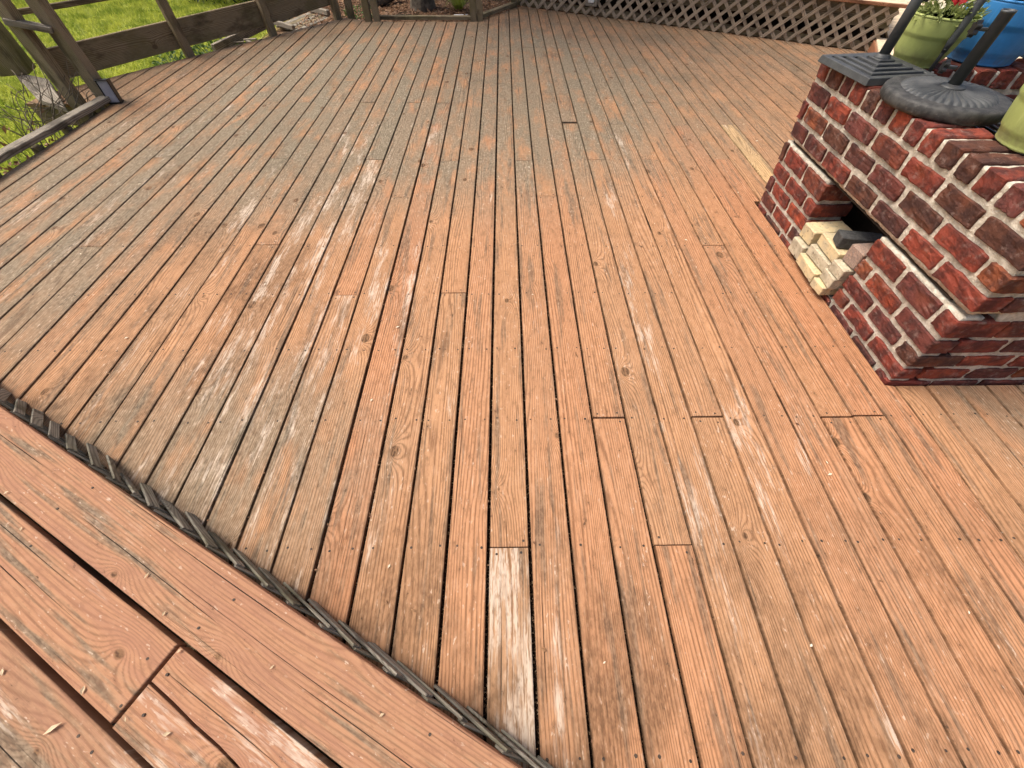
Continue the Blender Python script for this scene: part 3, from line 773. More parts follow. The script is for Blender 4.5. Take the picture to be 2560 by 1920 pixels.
mortar_block('mortar', GX + 0.15, 3.0, GN + RC, GN + 0.095, -0.07, 0.795)
mortar_block('mortar', GX + 0.15, 3.3, GF - 0.19, GF - RC, -0.07, 0.795)
# dark steel lintel in the long slot, firebox floor and grate bars
def gl(x, y, z): return Vector((x + SH * z, y, z))
beam('firebox_back', gl(GX + 0.42, OPN - .3, 0.2), gl(GX + 0.42, GF - .2, 0.2), 0.40, 0.03, M['void'], grill, up=(1, 0, 0))  # near-black board painted as the shade deep in the firebox
sheet('ash', [(GX + 0.0, OPN + .01), (GX + 0.12, OPN + .01), (GX + 0.12, OPF - .01), (GX + 0.0, OPF - .01)], 0.030, M['darkslab'], None, None).parent = grill
bpy.data.objects['ash'].matrix_basis = Matrix.Translation(-Vector(grill.location))
beam('lintel', gl(GX + 0.060, GN + 0.10, 0.421), gl(GX + 0.060, GF - 0.05, 0.421), 0.085, 0.010, M['void'], grill)
sheet('firebox_floor', [(GX + 0.03, OPN - .4), (3.0, OPN - .4), (3.0, GF - .19), (GX + 0.03, GF - .19)], 0.014, M['void'], None, None).parent = grill
bpy.data.objects['firebox_floor'].matrix_basis = Matrix.Translation(-Vector(grill.location))
for i in range(13):
    xg = GX + 0.215 + i * 0.045
    beam('grate_bar', gl(xg, GN + 0.10, 0.745), gl(xg, GF - 0.195, 0.745), 0.010, 0.010, M['black'], grill, bevel=0.002)

# loose firebricks stacked in the opening
def loose(label, x, y, z, sx, sy, sz, mat, rz=0.0, cat='firebrick', name='firebrick', rx=0.0):
    o = link(name, brick_mesh(sx - .006, sy - .010, sz - .004, BR, 0.35), M[mat], None, (x + SH * z + BR.uniform(-.012, .004), y, z), (rx, BR.uniform(-.03, .03), rz * 1.8))
    return tag(o, label, cat, 'loose bricks in the grill opening')
fz = 0.030
loose('sooty pale firebrick standing end on at the far side of the grill opening, under another', 1.820, 1.953, fz + .046, 0.215, 0.125, 0.088, 'firespot', 0.02)
loose('plain yellow firebrick on top of the sooty one at the far jamb', 1.850, 1.962, fz + .092 + .044, 0.225, 0.118, 0.084, 'fire', 0.03)
loose('orange tinged yellow firebrick lowest in the middle of the opening', 1.762, 1.79, fz + .030, 0.115, 0.205, 0.062, 'fire', -0.03)
loose('black spotted firebrick second from the bottom in the middle stack', 1.782, 1.785, fz + .066 + .031, 0.115, 0.20, 0.062, 'firespot', 0.02)
loose('long yellow firebrick on top of the middle stack', 1.800, 1.775, fz + .132 + .033, 0.118, 0.205, 0.066, 'fire', -0.02)
loose('small yellow firebrick at the near foot of the opening', 1.752, 1.640, fz + .024, 0.11, 0.105, 0.050, 'fire', 0.03)
loose('cream firebrick on the small yellow one near the near jamb', 1.762, 1.632, fz + .050 + .032, 0.11, 0.115, 0.064, 'firespot', -0.03)
loose('white speckled firebrick third up near the near jamb', 1.778, 1.625, fz + .115 + .030, 0.11, 0.11, 0.062, 'firespot', 0.02)
loose('pink grainy half brick leaning above the speckled firebrick', 1.830, 1.625, fz + .180 + .045, 0.16, 0.105, 0.095, 'firepink', 0.04)
loose('dark charcoal paver laid across the yellow firebricks', 1.850, 1.745, fz + .200 + .032, 0.215, 0.09, 0.062, 'darkslab', -0.12, 'paver', 'dark_paver')

# ------------------------------------------------------------------ umbrella stands
WT = 0.806
st = empty('umbrella_stand', (1.815, 2.335, WT), 'square stepped iron umbrella stand at the far corner of the grill', 'umbrella stand', rz=radians(8))
def frame_mesh(name, o_, i_, z0, z1, top_in=None):
    bm = bmesh.new(); ti = o_ if top_in is None else top_in
    def sq(a, z): return [bm.verts.new((x * a, y * a, z)) for x, y in ((-1, -1), (1, -1), (1, 1), (-1, 1))]
    A, B, C_, D_ = sq(o_, z0), sq(ti, z1), sq(i_, z1), sq(i_, z0)
    for P_, Q_ in ((A, B), (B, C_), (C_, D_), (D_, A)):
        for j in range(4): bm.faces.new((P_[j], P_[(j + 1) % 4], Q_[(j + 1) % 4], Q_[j]))
    es = [e for e in bm.edges]
    bmesh.ops.bevel(bm, geom=es, offset=0.0022, segments=1, affect='EDGES')
    return finish(bm, name)
link('base_plate', frame_mesh('base_plate', 0.182, 0.146, 0.0, 0.028, 0.176), M['iron'], st)
link('step_frame', frame_mesh('step_frame', 0.138, 0.116, 0.014, 0.034, 0.136), M['iron'], st)
link('step_frame', frame_mesh('step_frame', 0.104, 0.082, 0.014, 0.040, 0.102), M['iron'], st)
link('step_frame', frame_mesh('step_frame', 0.070, 0.044, 0.014, 0.047, 0.068), M['iron'], st)
link('step_frame', frame_mesh('step_frame', 0.044, 0.018, 0.014, 0.055, 0.042), M['iron'], st)
link('web', bbox_mesh('web', 0.36, 0.022, 0.016, 0.002), M['iron'], st, (0, 0, 0.020), (0, 0, pi / 4))
link('web', bbox_mesh('web', 0.36, 0.022, 0.016, 0.002), M['iron'], st, (0, 0, 0.020), (0, 0, -pi / 4))
link('under_plate', bbox_mesh('under_plate', 0.33, 0.33, 0.006, 0.001), M['black'], st, (0, 0, 0.007))
link('collar', lathe_mesh('collar', [(0.036, 0.052), (0.036, 0.059), (0.031, 0.062), (0.031, 0.067), (0.025, 0.070)], 32), M['iron'], st)
link('pole', lathe_mesh('pole', [(0.0225, 0.06), (0.0225, 0.34), (0.020, 0.342)], 32), M['steel'], st)
def star_knob(name, parent, loc, rot, r=0.026):
    bm = bmesh.new(); A = []; B = []; nseg = 48
    for j in range(nseg):
        a = 2 * pi * j / nseg; rr = r * (1 + 0.20 * cos(6 * a))
        A.append(bm.verts.new((rr * cos(a), rr * sin(a), 0.0))); B.append(bm.verts.new((rr * 0.93 * cos(a), rr * 0.93 * sin(a), 0.016)))
    for j in range(nseg): bm.faces.new((A[j], A[(j + 1) % nseg], B[(j + 1) % nseg], B[j]))
    bm.faces.new(A[::-1]); bm.faces.new(B)
    kn = link(name, finish(bm, name), M['black'], parent, loc, rot)
    link('bolt', lathe_mesh('bolt', [(0.006, -0.034), (0.006, 0.0), (0.011, 0.0), (0.011, 0.004)], 16), M['chrome'], kn)
    return kn
star_knob('knob', st, (0.052, 0.03, 0.262), (0, pi / 2, 0.5))

st2 = empty('umbrella_stand', (1.860, 1.915, WT), 'round fluted iron umbrella stand with open tube on the grill wall', 'umbrella stand')
def rim_disc():
    bm = bmesh.new(); seg = 160; prof = [(0.221, 0.0), (0.228, 0.010), (0.227, 0.036), (0.219, 0.044), (0.200, 0.046), (0.02, 0.046)]
    rings = []
    for i, (r, z) in enumerate(prof):
        ring = []
        for j in range(seg):
            a = 2 * pi * j / seg; k_ = 1 + (0.006 * sin(a * 60 + i * 1.1) if i in (1, 2, 3) else 0)
            ring.append(bm.verts.new((r * k_ * cos(a), r * k_ * sin(a), z)))
        rings.append(ring)
    for A, B in zip(rings, rings[1:]):
        for j in range(seg): bm.faces.new((A[j], A[(j + 1) % seg], B[(j + 1) % seg], B[j]))
    bm.faces.new(rings[0][::-1]); bm.faces.new(rings[-1]); return finish(bm, 'base_disc', True)
link('base_disc', rim_disc(), M['ironrim'], st2)
def flute_disc():
    bm = bmesh.new(); nf = 36; seg = nf * 8; rings = []
    for i in range(13):
        t = i / 12; ring = []
        for j in range(seg):
            a = 2 * pi * j / seg; sc_ = abs(sin(nf * a / 2))
            edge = min(1.0, (1 - t) / 0.20)
            r = (0.030 + 0.146 * t) * (1 - 0.030 * (1 - sc_) * t)
            z = 0.045 + 0.012 * (1 - t) ** 1.3 + 0.0065 * sc_ * (0.25 + t) * sqrt(max(0.0, edge)) + 0.006 * sqrt(max(0.0, edge))
            ring.append(bm.verts.new((r * cos(a), r * sin(a), z)))
        rings.append(ring)
    for A, B in zip(rings, rings[1:]):
        for j in range(seg): bm.faces.new((A[j], A[(j + 1) % seg], B[(j + 1) % seg], B[j]))
    return finish(bm, 'fluted_plate', True)
link('fluted_plate', flute_disc(), M['iron'], st2)
link('collar', lathe_mesh('collar', [(0.043, 0.058), (0.045, 0.066), (0.038, 0.070), (0.032, 0.070), (0.027, 0.074)], 40), M['iron'], st2)
tl = (0, radians(-1.2), 0)
link('pole', lathe_mesh('pole', [(0.0225, 0.06), (0.0225, 0.290), (0.0238, 0.291), (0.0238, 0.297), (0.0200, 0.297), (0.0200, 0.20)], 40), M['steel'], st2, (0, 0, 0), tl)
star_knob('knob', st2, (-0.056, 0.020, 0.240), (0, -pi / 2, -0.3), 0.022)
star_knob('knob', st2, (-0.058, 0.030, 0.122), (0, -pi / 2, -0.4), 0.020)
rod = empty('umbrella_pole', (2.075, 2.315, WT - 0.02), 'thin dark umbrella pole standing between the green and blue pots', 'pole')
link('lower_tube', lathe_mesh('lower_tube', [(0.0085, 0.0), (0.0085, 0.105), (0.012, 0.112)], 20), M['steel'], rod, (0, 0, 0), (0, radians(2), 0))
link('upper_tube', lathe_mesh('upper_tube', [(0.010, 0.10), (0.0155, 0.14), (0.0165, 0.60), (0.012, 0.603)], 20), M['steel'], rod, (0, 0, 0), (0, radians(2), 0))

# ------------------------------------------------------------------ flower pots
def pot(loc, rb, rt, h, mat, label, band=0.62, foot=0.16):
    t = empty('flower_pot', loc, label, 'flower pot', 'plastic flower pots on the grill')
    def rad(u): return rb + (rt - rb) * (1 - (1 - u) ** 1.9)
    prof = [(rb * 0.90, 0.0), (rb * 0.97, 0.006)]
    n_ = 22
    for i in range(n_ + 1):
        u = i / n_
        r = rad(u)
        if u > band: r += 0.006
        if u < foot: r -= 0.005
        prof.append((r, 0.008 + (h - 0.008) * u))
    link('wall', lathe_mesh('wall', prof + [(rt - 0.006, h), (rt - 0.012, h - 0.02), (rt - 0.02, h - 0.05)], 64), M[mat], t)
    link('rim', lathe_mesh('rim', [(rt + 0.001, h - 0.004), (rt + 0.007, h - 0.003), (rt + 0.008, h + 0.003), (rt + 0.002, h + 0.006), (rt - 0.008, h + 0.004), (rt - 0.008, h - 0.004)], 64), M[mat], t)
    link('soil', lathe_mesh('soil', [(rt - 0.016, h - 0.03), (rt - 0.017, h - 0.025), (0.01, h - 0.018)], 40), M['soilpot'], t)
    return t
pot((2.092, 2.465, WT), 0.100, 0.136, 0.186, 'green', 'tall sage green flower pot with red flower behind the square umbrella stand')
pot((2.475, 2.545, WT), 0.155, 0.185, 0.235, 'blue', 'blue flower pot behind the tube of the round umbrella stand')
pot((2.885, 2.545, WT), 0.155, 0.185, 0.235, 'blue', 'dark blue flower pot cut by the right edge of the photo')
pot((1.958, 1.520, WT), 0.130, 0.165, 0.215, 'green', 'sage green flower pot near the round stand at the right edge')

def plant(loc, rad, hgt, n_, mat, label, cat, lw=(0.03, 0.013), red=0, white=0, name='potted_plant', droop=0.3):
    rg = random.Random(int(loc[0] * 1000) + n_)
    t = empty(name, loc, label, cat)
    it = []
    for i in range(n_):
        a = rg.uniform(0, 2 * pi); r = rad * sqrt(rg.random()); z = hgt * rg.random() * (1 - 0.5 * r / rad)
        d = Vector((cos(a) * rg.uniform(0.3, 1), sin(a) * rg.uniform(0.3, 1), rg.uniform(-droop, 1.0)))
        it.append((Vector((r * cos(a), r * sin(a), z)), d, lw[0] * rg.uniform(0.6, 1.3), lw[1] * rg.uniform(0.7, 1.3), rv(rg) + Vector((0, 0, 1.2))))
    link('foliage', leaves_mesh('foliage', it), M[mat], t)
    stems = []
    for i in range(9):
        a = rg.uniform(0, 2 * pi); r = rad * rg.uniform(0.3, 0.9)
        stems.append([(0.2 * r * cos(a), 0.2 * r * sin(a), -0.02), (0.6 * r * cos(a), 0.6 * r * sin(a), hgt * .45), (r * cos(a), r * sin(a), hgt * .75)])
    link('stems', tube_mesh('stems', stems, 0.0018, 5), M['leafmid'], t)
    def flower(nm, p, d, r, m):
        bm = bmesh.new(); d = d.normalized(); a_ = d.orthogonal().normalized(); b_ = d.cross(a_)
        c = bm.verts.new(p - d * r * 0.35); ring = []
        for j in range(30):
            an = 2 * pi * j / 30; rr = r * (0.84 + 0.16 * abs(sin(2.5 * an)))
            ring.append(bm.verts.new(p + rr * (cos(an) * a_ + sin(an) * b_) + d * r * 0.10 * sin(5 * an)))
        mid = [bm.verts.new(p + (v.co - p) * 0.45 - d * r * 0.12) for v in ring]
        for j in range(30):
            bm.faces.new((c, mid[j], mid[(j + 1) % 30])); bm.faces.new((mid[j], ring[j], ring[(j + 1) % 30], mid[(j + 1) % 30]))
        link(nm, finish(bm, nm, True), M[m], t)
    for i, (p, d, r) in enumerate(red if red else []): flower('red_flower', Vector(p), Vector(d), r, 'petalred')
    for i in range(white):
        a = rg.uniform(0, 2 * pi); flower('cream_flower', Vector((rad * .7 * cos(a), rad * .7 * sin(a), hgt * rg.uniform(.3, .8))), Vector((-0.4, -0.8, .6)) + rv(rg) * .4, 0.013, 'petalwhite')
    return t
plant((2.092, 2.465, WT + 0.165), 0.135, 0.13, 420, 'leafpale', 'petunia plant with one red flower in the green pot', 'plant', (0.040, 0.014),
      [((-0.052, -0.085, 0.095), (-0.35, -0.8, 0.35), 0.034)], 7)
plant((2.475, 2.545, WT + 0.21), 0.17, 0.15, 160, 'leafmid', 'leafy plant in the blue pot behind the round stand', 'plant', (0.05, 0.02), 0, 3)
plant((1.958, 1.520, WT + 0.19), 0.15, 0.15, 160, 'leafmid', 'leafy plant in the green pot near the right edge', 'plant', (0.05, 0.02), 0, 2)
plant((2.885, 2.545, WT + 0.21), 0.17, 0.15, 120, 'leafmid', 'leafy plant in the blue pot at the right edge', 'plant', (0.05, 0.02), 0, 2)

# ------------------------------------------------------------------ railings on the left
def post(name, base, top, w, mat, parent, t=None, rz=0.0):
    a = Vector(base); b = Vector(top)
    return beam(name, a, b, w, t or w, M[mat], parent, up=(cos(rz), sin(rz), 0), bevel=0.005)
lr = empty('side_railing', (-3.70, 3.6, 0), 'low weathered rail along the left edge of the deck with posts at the gateway', 'railing')
post('post', (-3.73, 2.92, -0.5), (-3.73, 2.92, 0.07), 0.09, 'rail', lr)
beam('bottom_rail', (-3.695, 2.70, 0.090), (-3.695, 4.32, 0.042), 0.09, 0.040, M['railgrey'], lr)
post('post', (-3.745, 4.372, -0.5), (-3.752, 4.372, 1.25), 0.102, 'railpost', lr)
post('post', (-3.955, 4.275, -0.5), (-3.950, 4.275, 1.25), 0.098, 'railpost', lr)
beam('short_rail', (-3.985, 4.225, 0.592), (-3.735, 4.318, 0.520), 0.085, 0.040, M['railgrey'], lr)
for i, y in enumerate((3.35, 3.70, 3.98, 4.16)):
    beam('spacer_block', (-3.71, y, -0.03), (-3.71, y + 0.06, -0.03), 0.06, 0.10, M['rail'], lr)

DG = Vector((0.5966, 0.8025, 0)); NG = Vector((-0.8025, 0.5966, 0)); B0 = Vector((-3.62, 5.69, 0))
def dg(s_, t_, z): return B0 + DG * s_ + NG * t_ + Vector((0, 0, z))
dr = empty('diagonal_railing', dg(0.5, 0, 0), 'dark weathered railing with wide boards along the diagonal deck edge', 'railing')
for s_, w in ((-1.19, 0.062), (0.035, 0.070), (1.12, 0.072), (2.16, 0.075)):
    beam('post', dg(s_, 0.012, -0.35), dg(s_, 0.012, 1.15), w, 0.088 if s_ > -1 else 0.07, M['rail'], dr, up=DG)
beam('wide_board', dg(-1.28, 0.075, 0.160), dg(1.08, 0.075, 0.205), 0.232, 0.036, M['rail'], dr, up=NG)
beam('wide_board', dg(1.085, 0.075, 0.213), dg(2.25, 0.075, 0.262), 0.232, 0.036, M['rail'], dr, up=NG)
beam('top_rail', dg(-1.28, 0.075, 0.532), dg(2.25, 0.075, 0.545), 0.040, 0.036, M['rail'], dr, up=NG)
beam('top_rail', dg(-1.28, 0.02, 0.95), dg(2.25, 0.02, 0.95), 0.14, 0.038, M['rail'], dr)

br = empty('back_railing', (-1.1, 7.35, 0), 'low kerb rail and posts along the far edge of the deck', 'railing')
for (x, y, w, t) in ((-2.17, 7.515, 0.075, 0.09), (-1.885, 7.325, 0.075, 0.09), (-1.765, 7.315, 0.045, 0.09), (-0.425, 7.375, 0.045, 0.09), (-0.335, 7.385, 0.055, 0.09)):
    post('post', (x, y, -0.2), (x - 0.004, y, 1.1), w, 'rail', br, t)
beam('kerb_rail', (-1.74, 7.365, 0.032), (-0.455, 7.375, 0.034), 0.075, 0.040, M['rail'], br)
beam('kerb_rail', (-0.335, 7.435, 0.036), (0.30, 8.41, 0.038), 0.075, 0.045, M['rail'], br)
post('post', (0.155, 8.20, -0.2), (0.155, 8.20, 0.6), 0.05, 'rail', br, 0.09)

# ------------------------------------------------------------------ stair plank and outer post beside the gateway
pk = link('stair_plank', None or bpy.data.meshes.new('stair_plank'), None)
bm = bmesh.new()
q4 = [(-5.06, 5.02), (-4.55, 4.80), (-3.90, 4.065), (-4.30, 4.28)]
lo = [bm.verts.new((x + 4.45, y - 4.54, -0.02)) for x, y in q4]; hi = [bm.verts.new((x + 4.45, y - 4.54, 0.025)) for x, y in q4]
bm.faces.new(hi); bm.faces.new(lo[::-1])
for j in range(4): bm.faces.new((lo[j], lo[(j + 1) % 4], hi[(j + 1) % 4], hi[j]))
bmesh.ops.recalc_face_normals(bm, faces=bm.faces)
bmesh.ops.bevel(bm, geom=list(bm.edges), offset=0.004, segments=1, affect='EDGES')
for v in bm.verts: v.co = Matrix.Rotation(radians(-42), 3, 'Z') @ v.co
bm.to_mesh(pk.data); bm.free(); pk.data.materials.append(M['railgrey'])
pk.location = (-4.45, 4.54, 0.022); pk.rotation_euler = (0, 0, radians(42))
tag(pk, 'silvery grey plank beside the gateway posts', 'plank')
op = empty('stair_post', (-4.95, 5.02, 0.05), 'thick grooved dark post standing on the grey plank', 'post')
post('shaft', (-4.96, 4.985, 0.05), (-4.96, 4.985, 1.3), 0.24, 'rail', op, rz=radians(20))
lb = empty('light_box', (-3.640, 4.335, 0.0), 'small grey box with black frame on the deck against the gateway post', 'light box', rz=radians(14))
link('body', bbox_mesh('body', 0.085, 0.055, 0.165, 0.006), M['greybox'], lb, (0.0, 0.0, 0.090), (radians(-6), 0, 0))
for sx in (-0.046, 0.046): link('frame_bar', bbox_mesh('frame_bar', 0.007, 0.062, 0.175, 0.001), M['black'], lb, (sx, 0, 0.092), (radians(-6), 0, 0))
link('frame_bar', bbox_mesh('frame_bar', 0.098, 0.062, 0.006, 0.001), M['black'], lb, (0, -0.010, 0.178), (radians(-6), 0, 0))
link('foot', bbox_mesh('foot', 0.10, 0.075, 0.012, 0.001), M['black'], lb, (0, 0, 0.007))

# ------------------------------------------------------------------ dry vines on the gateway
rg = random.Random(11); paths = []
for i in range(34):
    x, y, z = rg.uniform(-4.25, -3.78), rg.uniform(3.35, 4.22), rg.uniform(-0.35, -0.05)
    pts = [(x, y, z)]; d = Vector((rg.uniform(-.4, .5), rg.uniform(0.1, 0.9), rg.uniform(0.4, 1.0))).normalized()
    for j in range(rg.randint(7, 13)):
        d = (d + rv(rg) * 0.38 + Vector((0, 0, -0.05 if j > 4 else 0.05))).normalized()
        x, y, z = x + d.x * .055, y + d.y * .055, z + d.z * .055; pts.append((x, y, max(z, -0.4)))
    paths.append(pts)
for i in range(8):
    x, y = rg.uniform(-4.1, -3.85), 4.0; pts = []
    a0 = rg.uniform(0, 6); rr = rg.uniform(0.10, 0.26)
    for j in range(14):
        t = j / 13; pts.append((x - 0.2 + rr * cos(a0 + t * 3.2) + 0.2 * t, y + 0.3 * t + rr * 0.4 * sin(a0 + t * 3), 0.05 + rr * sin(a0 + t * 3.2) + 0.2 * t))
    paths.append(pts)
o = link('dry_vine', tube_mesh('dry_vine', paths, 0.0042, 5, 0.5), M['vine'])
tag(o, 'tangle of bare dry vine stems around the gateway posts', 'vine')
it = [(Vector((rg.uniform(-4.35, -3.78), rg.uniform(2.9, 4.2), rg.uniform(-0.42, -0.02))), rv(rg), rg.uniform(.04, .08), rg.uniform(.02, .04), rv(rg)) for i in range(130)]
link('dead_leaves', leaves_mesh('dead_leaves', it), M['dryleaf'], o)

# ------------------------------------------------------------------ weeds, shrubs, tree, tuft
def weed(loc, rad, hgt, n_, mat, label, cat, lw, name):
    return plant(loc, rad, hgt, n_, mat, label, cat, lw, 0, 0, name, 0.5)
weed((-4.25, 6.35, -0.42), 0.26, 0.36, 260, 'leafmid', 'leafy green weeds below the wide rail board, nearest the gateway', 'weed', (0.07, 0.035), 'weed')
weed((-3.98, 6.80, -0.34), 0.26, 0.34, 260, 'leafmid', 'leafy green weeds by the first post of the diagonal railing', 'weed', (0.07, 0.035), 'weed')
weed((-3.75, 7.00, -0.28), 0.20, 0.24, 160, 'leafmid', 'small green weeds beside the scrap timber', 'weed', (0.06, 0.03), 'weed')
weed((-2.20, 8.05, -0.11), 0.22, 0.14, 120, 'leafmid', 'low weeds behind the far corner posts of the deck', 'weed', (0.05, 0.025), 'weed')
labs = ['dark shrub at the lawn edge, leftmost', 'dark shrub at the lawn edge behind the diagonal railing', 'dark shrub at the lawn edge nearest the tree']
for (x, y, r, lb_) in ((-7.6, 12.9, 1.0, labs[0]), (-6.0, 12.3, 1.1, labs[1]), (-4.6, 11.8, 1.1, labs[2])):
    t = plant((x, y, -0.55), r, 1.5, 2600, 'leafdark', lb_, 'shrub', (0.11, 0.05), 0, 0, 'shrub', 0.6)
tree = empty('tree', (-1.30, 8.62, -0.12), 'rough barked tree trunk behind the far kerb rail', 'tree')
def trunk():
    bm = bmesh.new(); rings = []; seg = 48
    for i in range(34):
        z = i * 0.14; ring = []
        for j in range(seg):
            a = 2 * pi * j / seg
            r = 0.155 + 0.06 * exp(-z * 5) - 0.010 * z
            r += 0.014 * mnoise.noise(Vector((cos(a) * 4.5, sin(a) * 4.5, z * 1.1))) + 0.010 * abs(mnoise.noise(Vector((cos(a) * 11, sin(a) * 11, z * 2))))
            ring.append(bm.verts.new((r * cos(a) + 0.02 * z, r * sin(a), z)))
        rings.append(ring)
    for A, B in zip(rings, rings[1:]):
        for j in range(seg): bm.faces.new((A[j], A[(j + 1) % seg], B[(j + 1) % seg], B[j]))
    return finish(bm, 'trunk', True)
link('trunk', trunk(), M['bark'], tree)
rg = random.Random(5); limbs = []
tips = []
for i in range(17):
    a = i * 2 * pi / 17 + rg.uniform(-.2, .2); z0 = rg.uniform(2.6, 4.3); L = rg.uniform(2.2, 4.2)
    pts = [(0.02 * z0, 0, z0)]
    for j in range(1, 7):
        t = j / 6; pts.append((0.02 * z0 + L * t * cos(a + .2 * t), L * t * sin(a + .2 * t), z0 + 1.4 * t - .25 * t * t)); tips.append(Vector(pts[-1]))
    limbs.append(pts)
link('limbs', tube_mesh('limbs', limbs, 0.06, 7, 0.25), M['bark'], tree)
it = []
for i in range(8000):
    c = tips[rg.randrange(len(tips))]
    p = c + rv(rg) * rg.uniform(0, 0.75); it.append((p, rv(rg) + Vector((0, 0, -.4)), rg.uniform(.14, .24), rg.uniform(.07, .12), rv(rg) + Vector((0, 0, 1))))
link('crown', leaves_mesh('crown', it), M['leafmid'], tree)
rg = random.Random(8); it = []; tu = empty('grass_tuft', (-0.72, 8.55, -0.12), 'lime green grassy tuft behind the far kerb rail', 'plant')
vs, fs = [], []
for i in range(170):
    a = rg.uniform(0, 2 * pi); L = rg.uniform(0.22, 0.42); w = rg.uniform(0.005, 0.009); e_ = rg.uniform(0.25, 0.95); prev = None
    for j in range(7):
        t = j / 6; r_ = 0.03 + L * e_ * t; z = L * (1.25 * t - 0.95 * e_ * t * t)
        sx, sy = -sin(a) * w * (1 - .85 * t), cos(a) * w * (1 - .85 * t); b = len(vs)
        vs += [(r_ * cos(a) + sx, r_ * sin(a) + sy, max(z, 0)), (r_ * cos(a) - sx, r_ * sin(a) - sy, max(z, 0))]
        if prev is not None: fs.append((prev, prev + 1, b + 1, b))
        prev = b
me = bpy.data.meshes.new('blades'); me.from_pydata(vs, [], fs); me.update()
link('blades', me, M['leaflime'], tu)
# fallen leaves on the ground behind the kerb
rg = random.Random(9); it = []
for i in range(5200):
    x = rg.uniform(-3.0, 1.2); y = rg.uniform(7.25, 10.6)
    if y < top_y(x) + 0.02: continue
    it.append((Vector((x, y, ground_z(x, y) + rg.uniform(0.0, 0.03))), Vector((rg.uniform(-1, 1), rg.uniform(-1, 1), rg.uniform(-.1, .35))), rg.uniform(.035, .07), rg.uniform(.018, .035), Vector((rg.uniform(-.5, .5), rg.uniform(-.5, .5), 1))))
tag(link('leaf_litter', leaves_mesh('leaf_litter', it), M['dryleaf']), 'brown fallen leaves covering the soil behind the far kerb rail', 'leaf litter', kind='stuff')
lg = link('log', tube_mesh('log', [[(-2.15, 8.55, -0.04), (-1.95, 8.75, -0.02), (-1.72, 9.05, 0.02)]], 0.075, 12, 0.8), M['bark'])
tag(lg, 'short dark log lying in the leaves left of the tree', 'log')
pv = link('white_pipe', tube_mesh('white_pipe', [[(-0.75, 8.02, -0.075), (-0.54, 8.03, -0.072)]], 0.021, 16), M['white'])
tag(pv, 'short white pipe lying in the leaves by the kerb rail', 'pipe')

# scrap timber outside the diagonal edge
def scrap(a, b, w, t, label, mat='railgrey'):
    o = beam('scrap_board', a, b, w, t, M[mat]); return tag(o, label, 'board', 'scrap timber outside the diagonal railing')
scrap((-3.70, 6.42, -0.10), (-3.46, 7.52, -0.09), 0.05, 0.09, 'long grey scrap board on edge beside the weeds')
scrap((-3.42, 7.56, -0.09), (-3.12, 8.40, -0.08), 0.09, 0.05, 'grey scrap board along the far side of the old pallet')
scrap((-3.30, 7.52, -0.055), (-2.92, 7.22, -0.055), 0.05, 0.05, 'short grey crosspiece at the near end of the old pallet')
scrap((-3.08, 8.38, -0.055), (-2.66, 8.06, -0.055), 0.06, 0.06, 'short grey crosspiece at the far end of the old pallet')
pal = empty('old_pallet', (-2.95, 7.8, -0.12), 'old dark pallet boards lying outside the diagonal railing', 'pallet')
for i in range(5):
    u = (i + 0.5) / 5; a = Vector((-3.30, 7.56, -0.11)).lerp(Vector((-2.90, 7.24, -0.11)), u); b = Vector((-3.06, 8.36, -0.11)).lerp(Vector((-2.66, 8.04, -0.11)), u)
    beam('board', a, b, 0.085, 0.022, M['rail'] if i % 2 else M['slatgrey'], pal)
rg = random.Random(14)
for i in range(11):
    x, y = -3.45 + rg.uniform(-.16, .12), 6.75 + rg.uniform(-.30, .42); a = rg.uniform(0, pi); L = rg.uniform(.10, .2)
    z = -0.15 + rg.uniform(-.03, .05)
    o = beam('wood_offcut', (x - L / 2 * cos(a), y - L / 2 * sin(a), z), (x + L / 2 * cos(a), y + L / 2 * sin(a), z + rg.uniform(-.03, .05)), rg.uniform(.03, .06), 0.018, M['railgrey'])
    tag(o, 'small grey wood offcut in the pile beside the long scrap board', 'offcut', 'wood offcuts')

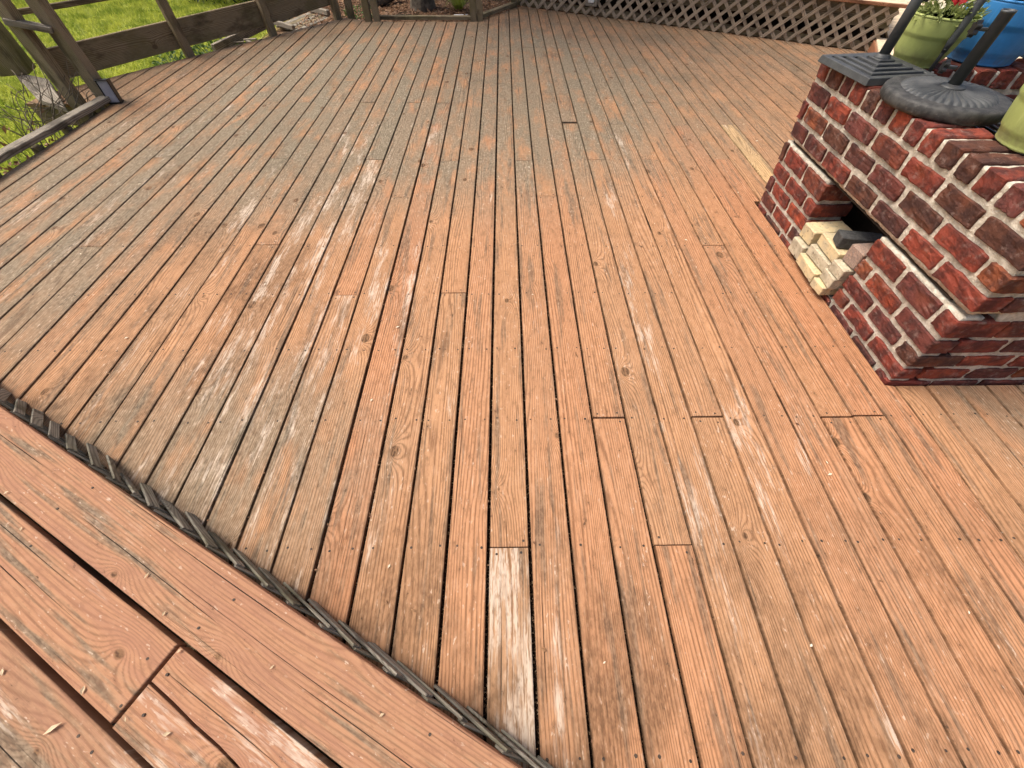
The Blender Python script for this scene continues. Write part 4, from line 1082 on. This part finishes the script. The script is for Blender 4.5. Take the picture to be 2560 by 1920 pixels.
# ------------------------------------------------------------------ petals, leaves and twigs scattered over the boards
rg = random.Random(31)
def scatter(name, n_, region, size, mat, label, z=0.004, par=None):
    it = []
    for i in range(n_):
        x, y = region(rg); a = rg.uniform(0, 2 * pi); L = rg.uniform(*size)
        it.append((Vector((x, y, z)), Vector((cos(a), sin(a), rg.uniform(-.02, .10))), L, L * rg.uniform(.35, .6), Vector((rg.uniform(-.3, .3), rg.uniform(-.3, .3), 1))))
    return tag(link(name, leaves_mesh(name, it), M[mat]), label, 'leaf litter', kind='stuff')
def on_deck(r):
    while True:
        y = -0.3 + 7.4 * r.random() ** 1.5; x = r.uniform(-3.4, 3.2)
        if y < top_y(x) - .1 and not (x > 1.6 and 0.95 < y < 2.7): return x, y
def in_seam(r):
    while True:
        k_ = r.randint(-24, 14); y = -0.2 + 5.5 * r.random() ** 1.3; x = seam(k_) + r.gauss(0, 0.005)
        if y < top_y(x) - .1 and not (x > 1.6 and 0.95 < y < 2.7): return x, y
def far_edge(r):
    s_ = r.uniform(0.2, 4.4); p = fl(s_, -abs(r.gauss(0.04, 0.05)) - 0.02, 0); return p.x, p.y
scatter('fallen_petals', 60, on_deck, (.010, .022), 'petalwhite', 'small white petals scattered over the deck boards')
scatter('leaf_bits', 420, in_seam, (.005, .014), 'dryleaf', 'pale leaf bits caught in the deck seams', 0.0015)
scatter('dry_leaf_bits', 190, on_deck, (.008, .022), 'dryleaf', 'tiny brown leaf bits lying on the deck')
scatter('edge_leaves', 150, far_edge, (.015, .04), 'dryleaf', 'dry leaves gathered along the foot of the far lattice', 0.006)
def on_plat(r):
    p = pl(r.uniform(-1.8, 1.0), r.uniform(-.7, -.02), 0); return p.x, p.y
scatter('platform_leaf_bits', 26, on_plat, (.008, .02), 'paleleaf', 'pale leaf bits on the foreground platform', PZ + 0.005)
tw = link('dry_leaf', leaves_mesh('dry_leaf', [(Vector((0, 0, 0)), Vector((1, .3, .12)), .042, .012, Vector((0, .2, 1)))]), M['paleleaf'], None, tuple(pl(-1.03, -0.455, PZ + .006)), (0, 0, 0.3))
tag(tw, 'curled dry leaf on the foreground platform below the plank joint', 'leaf')
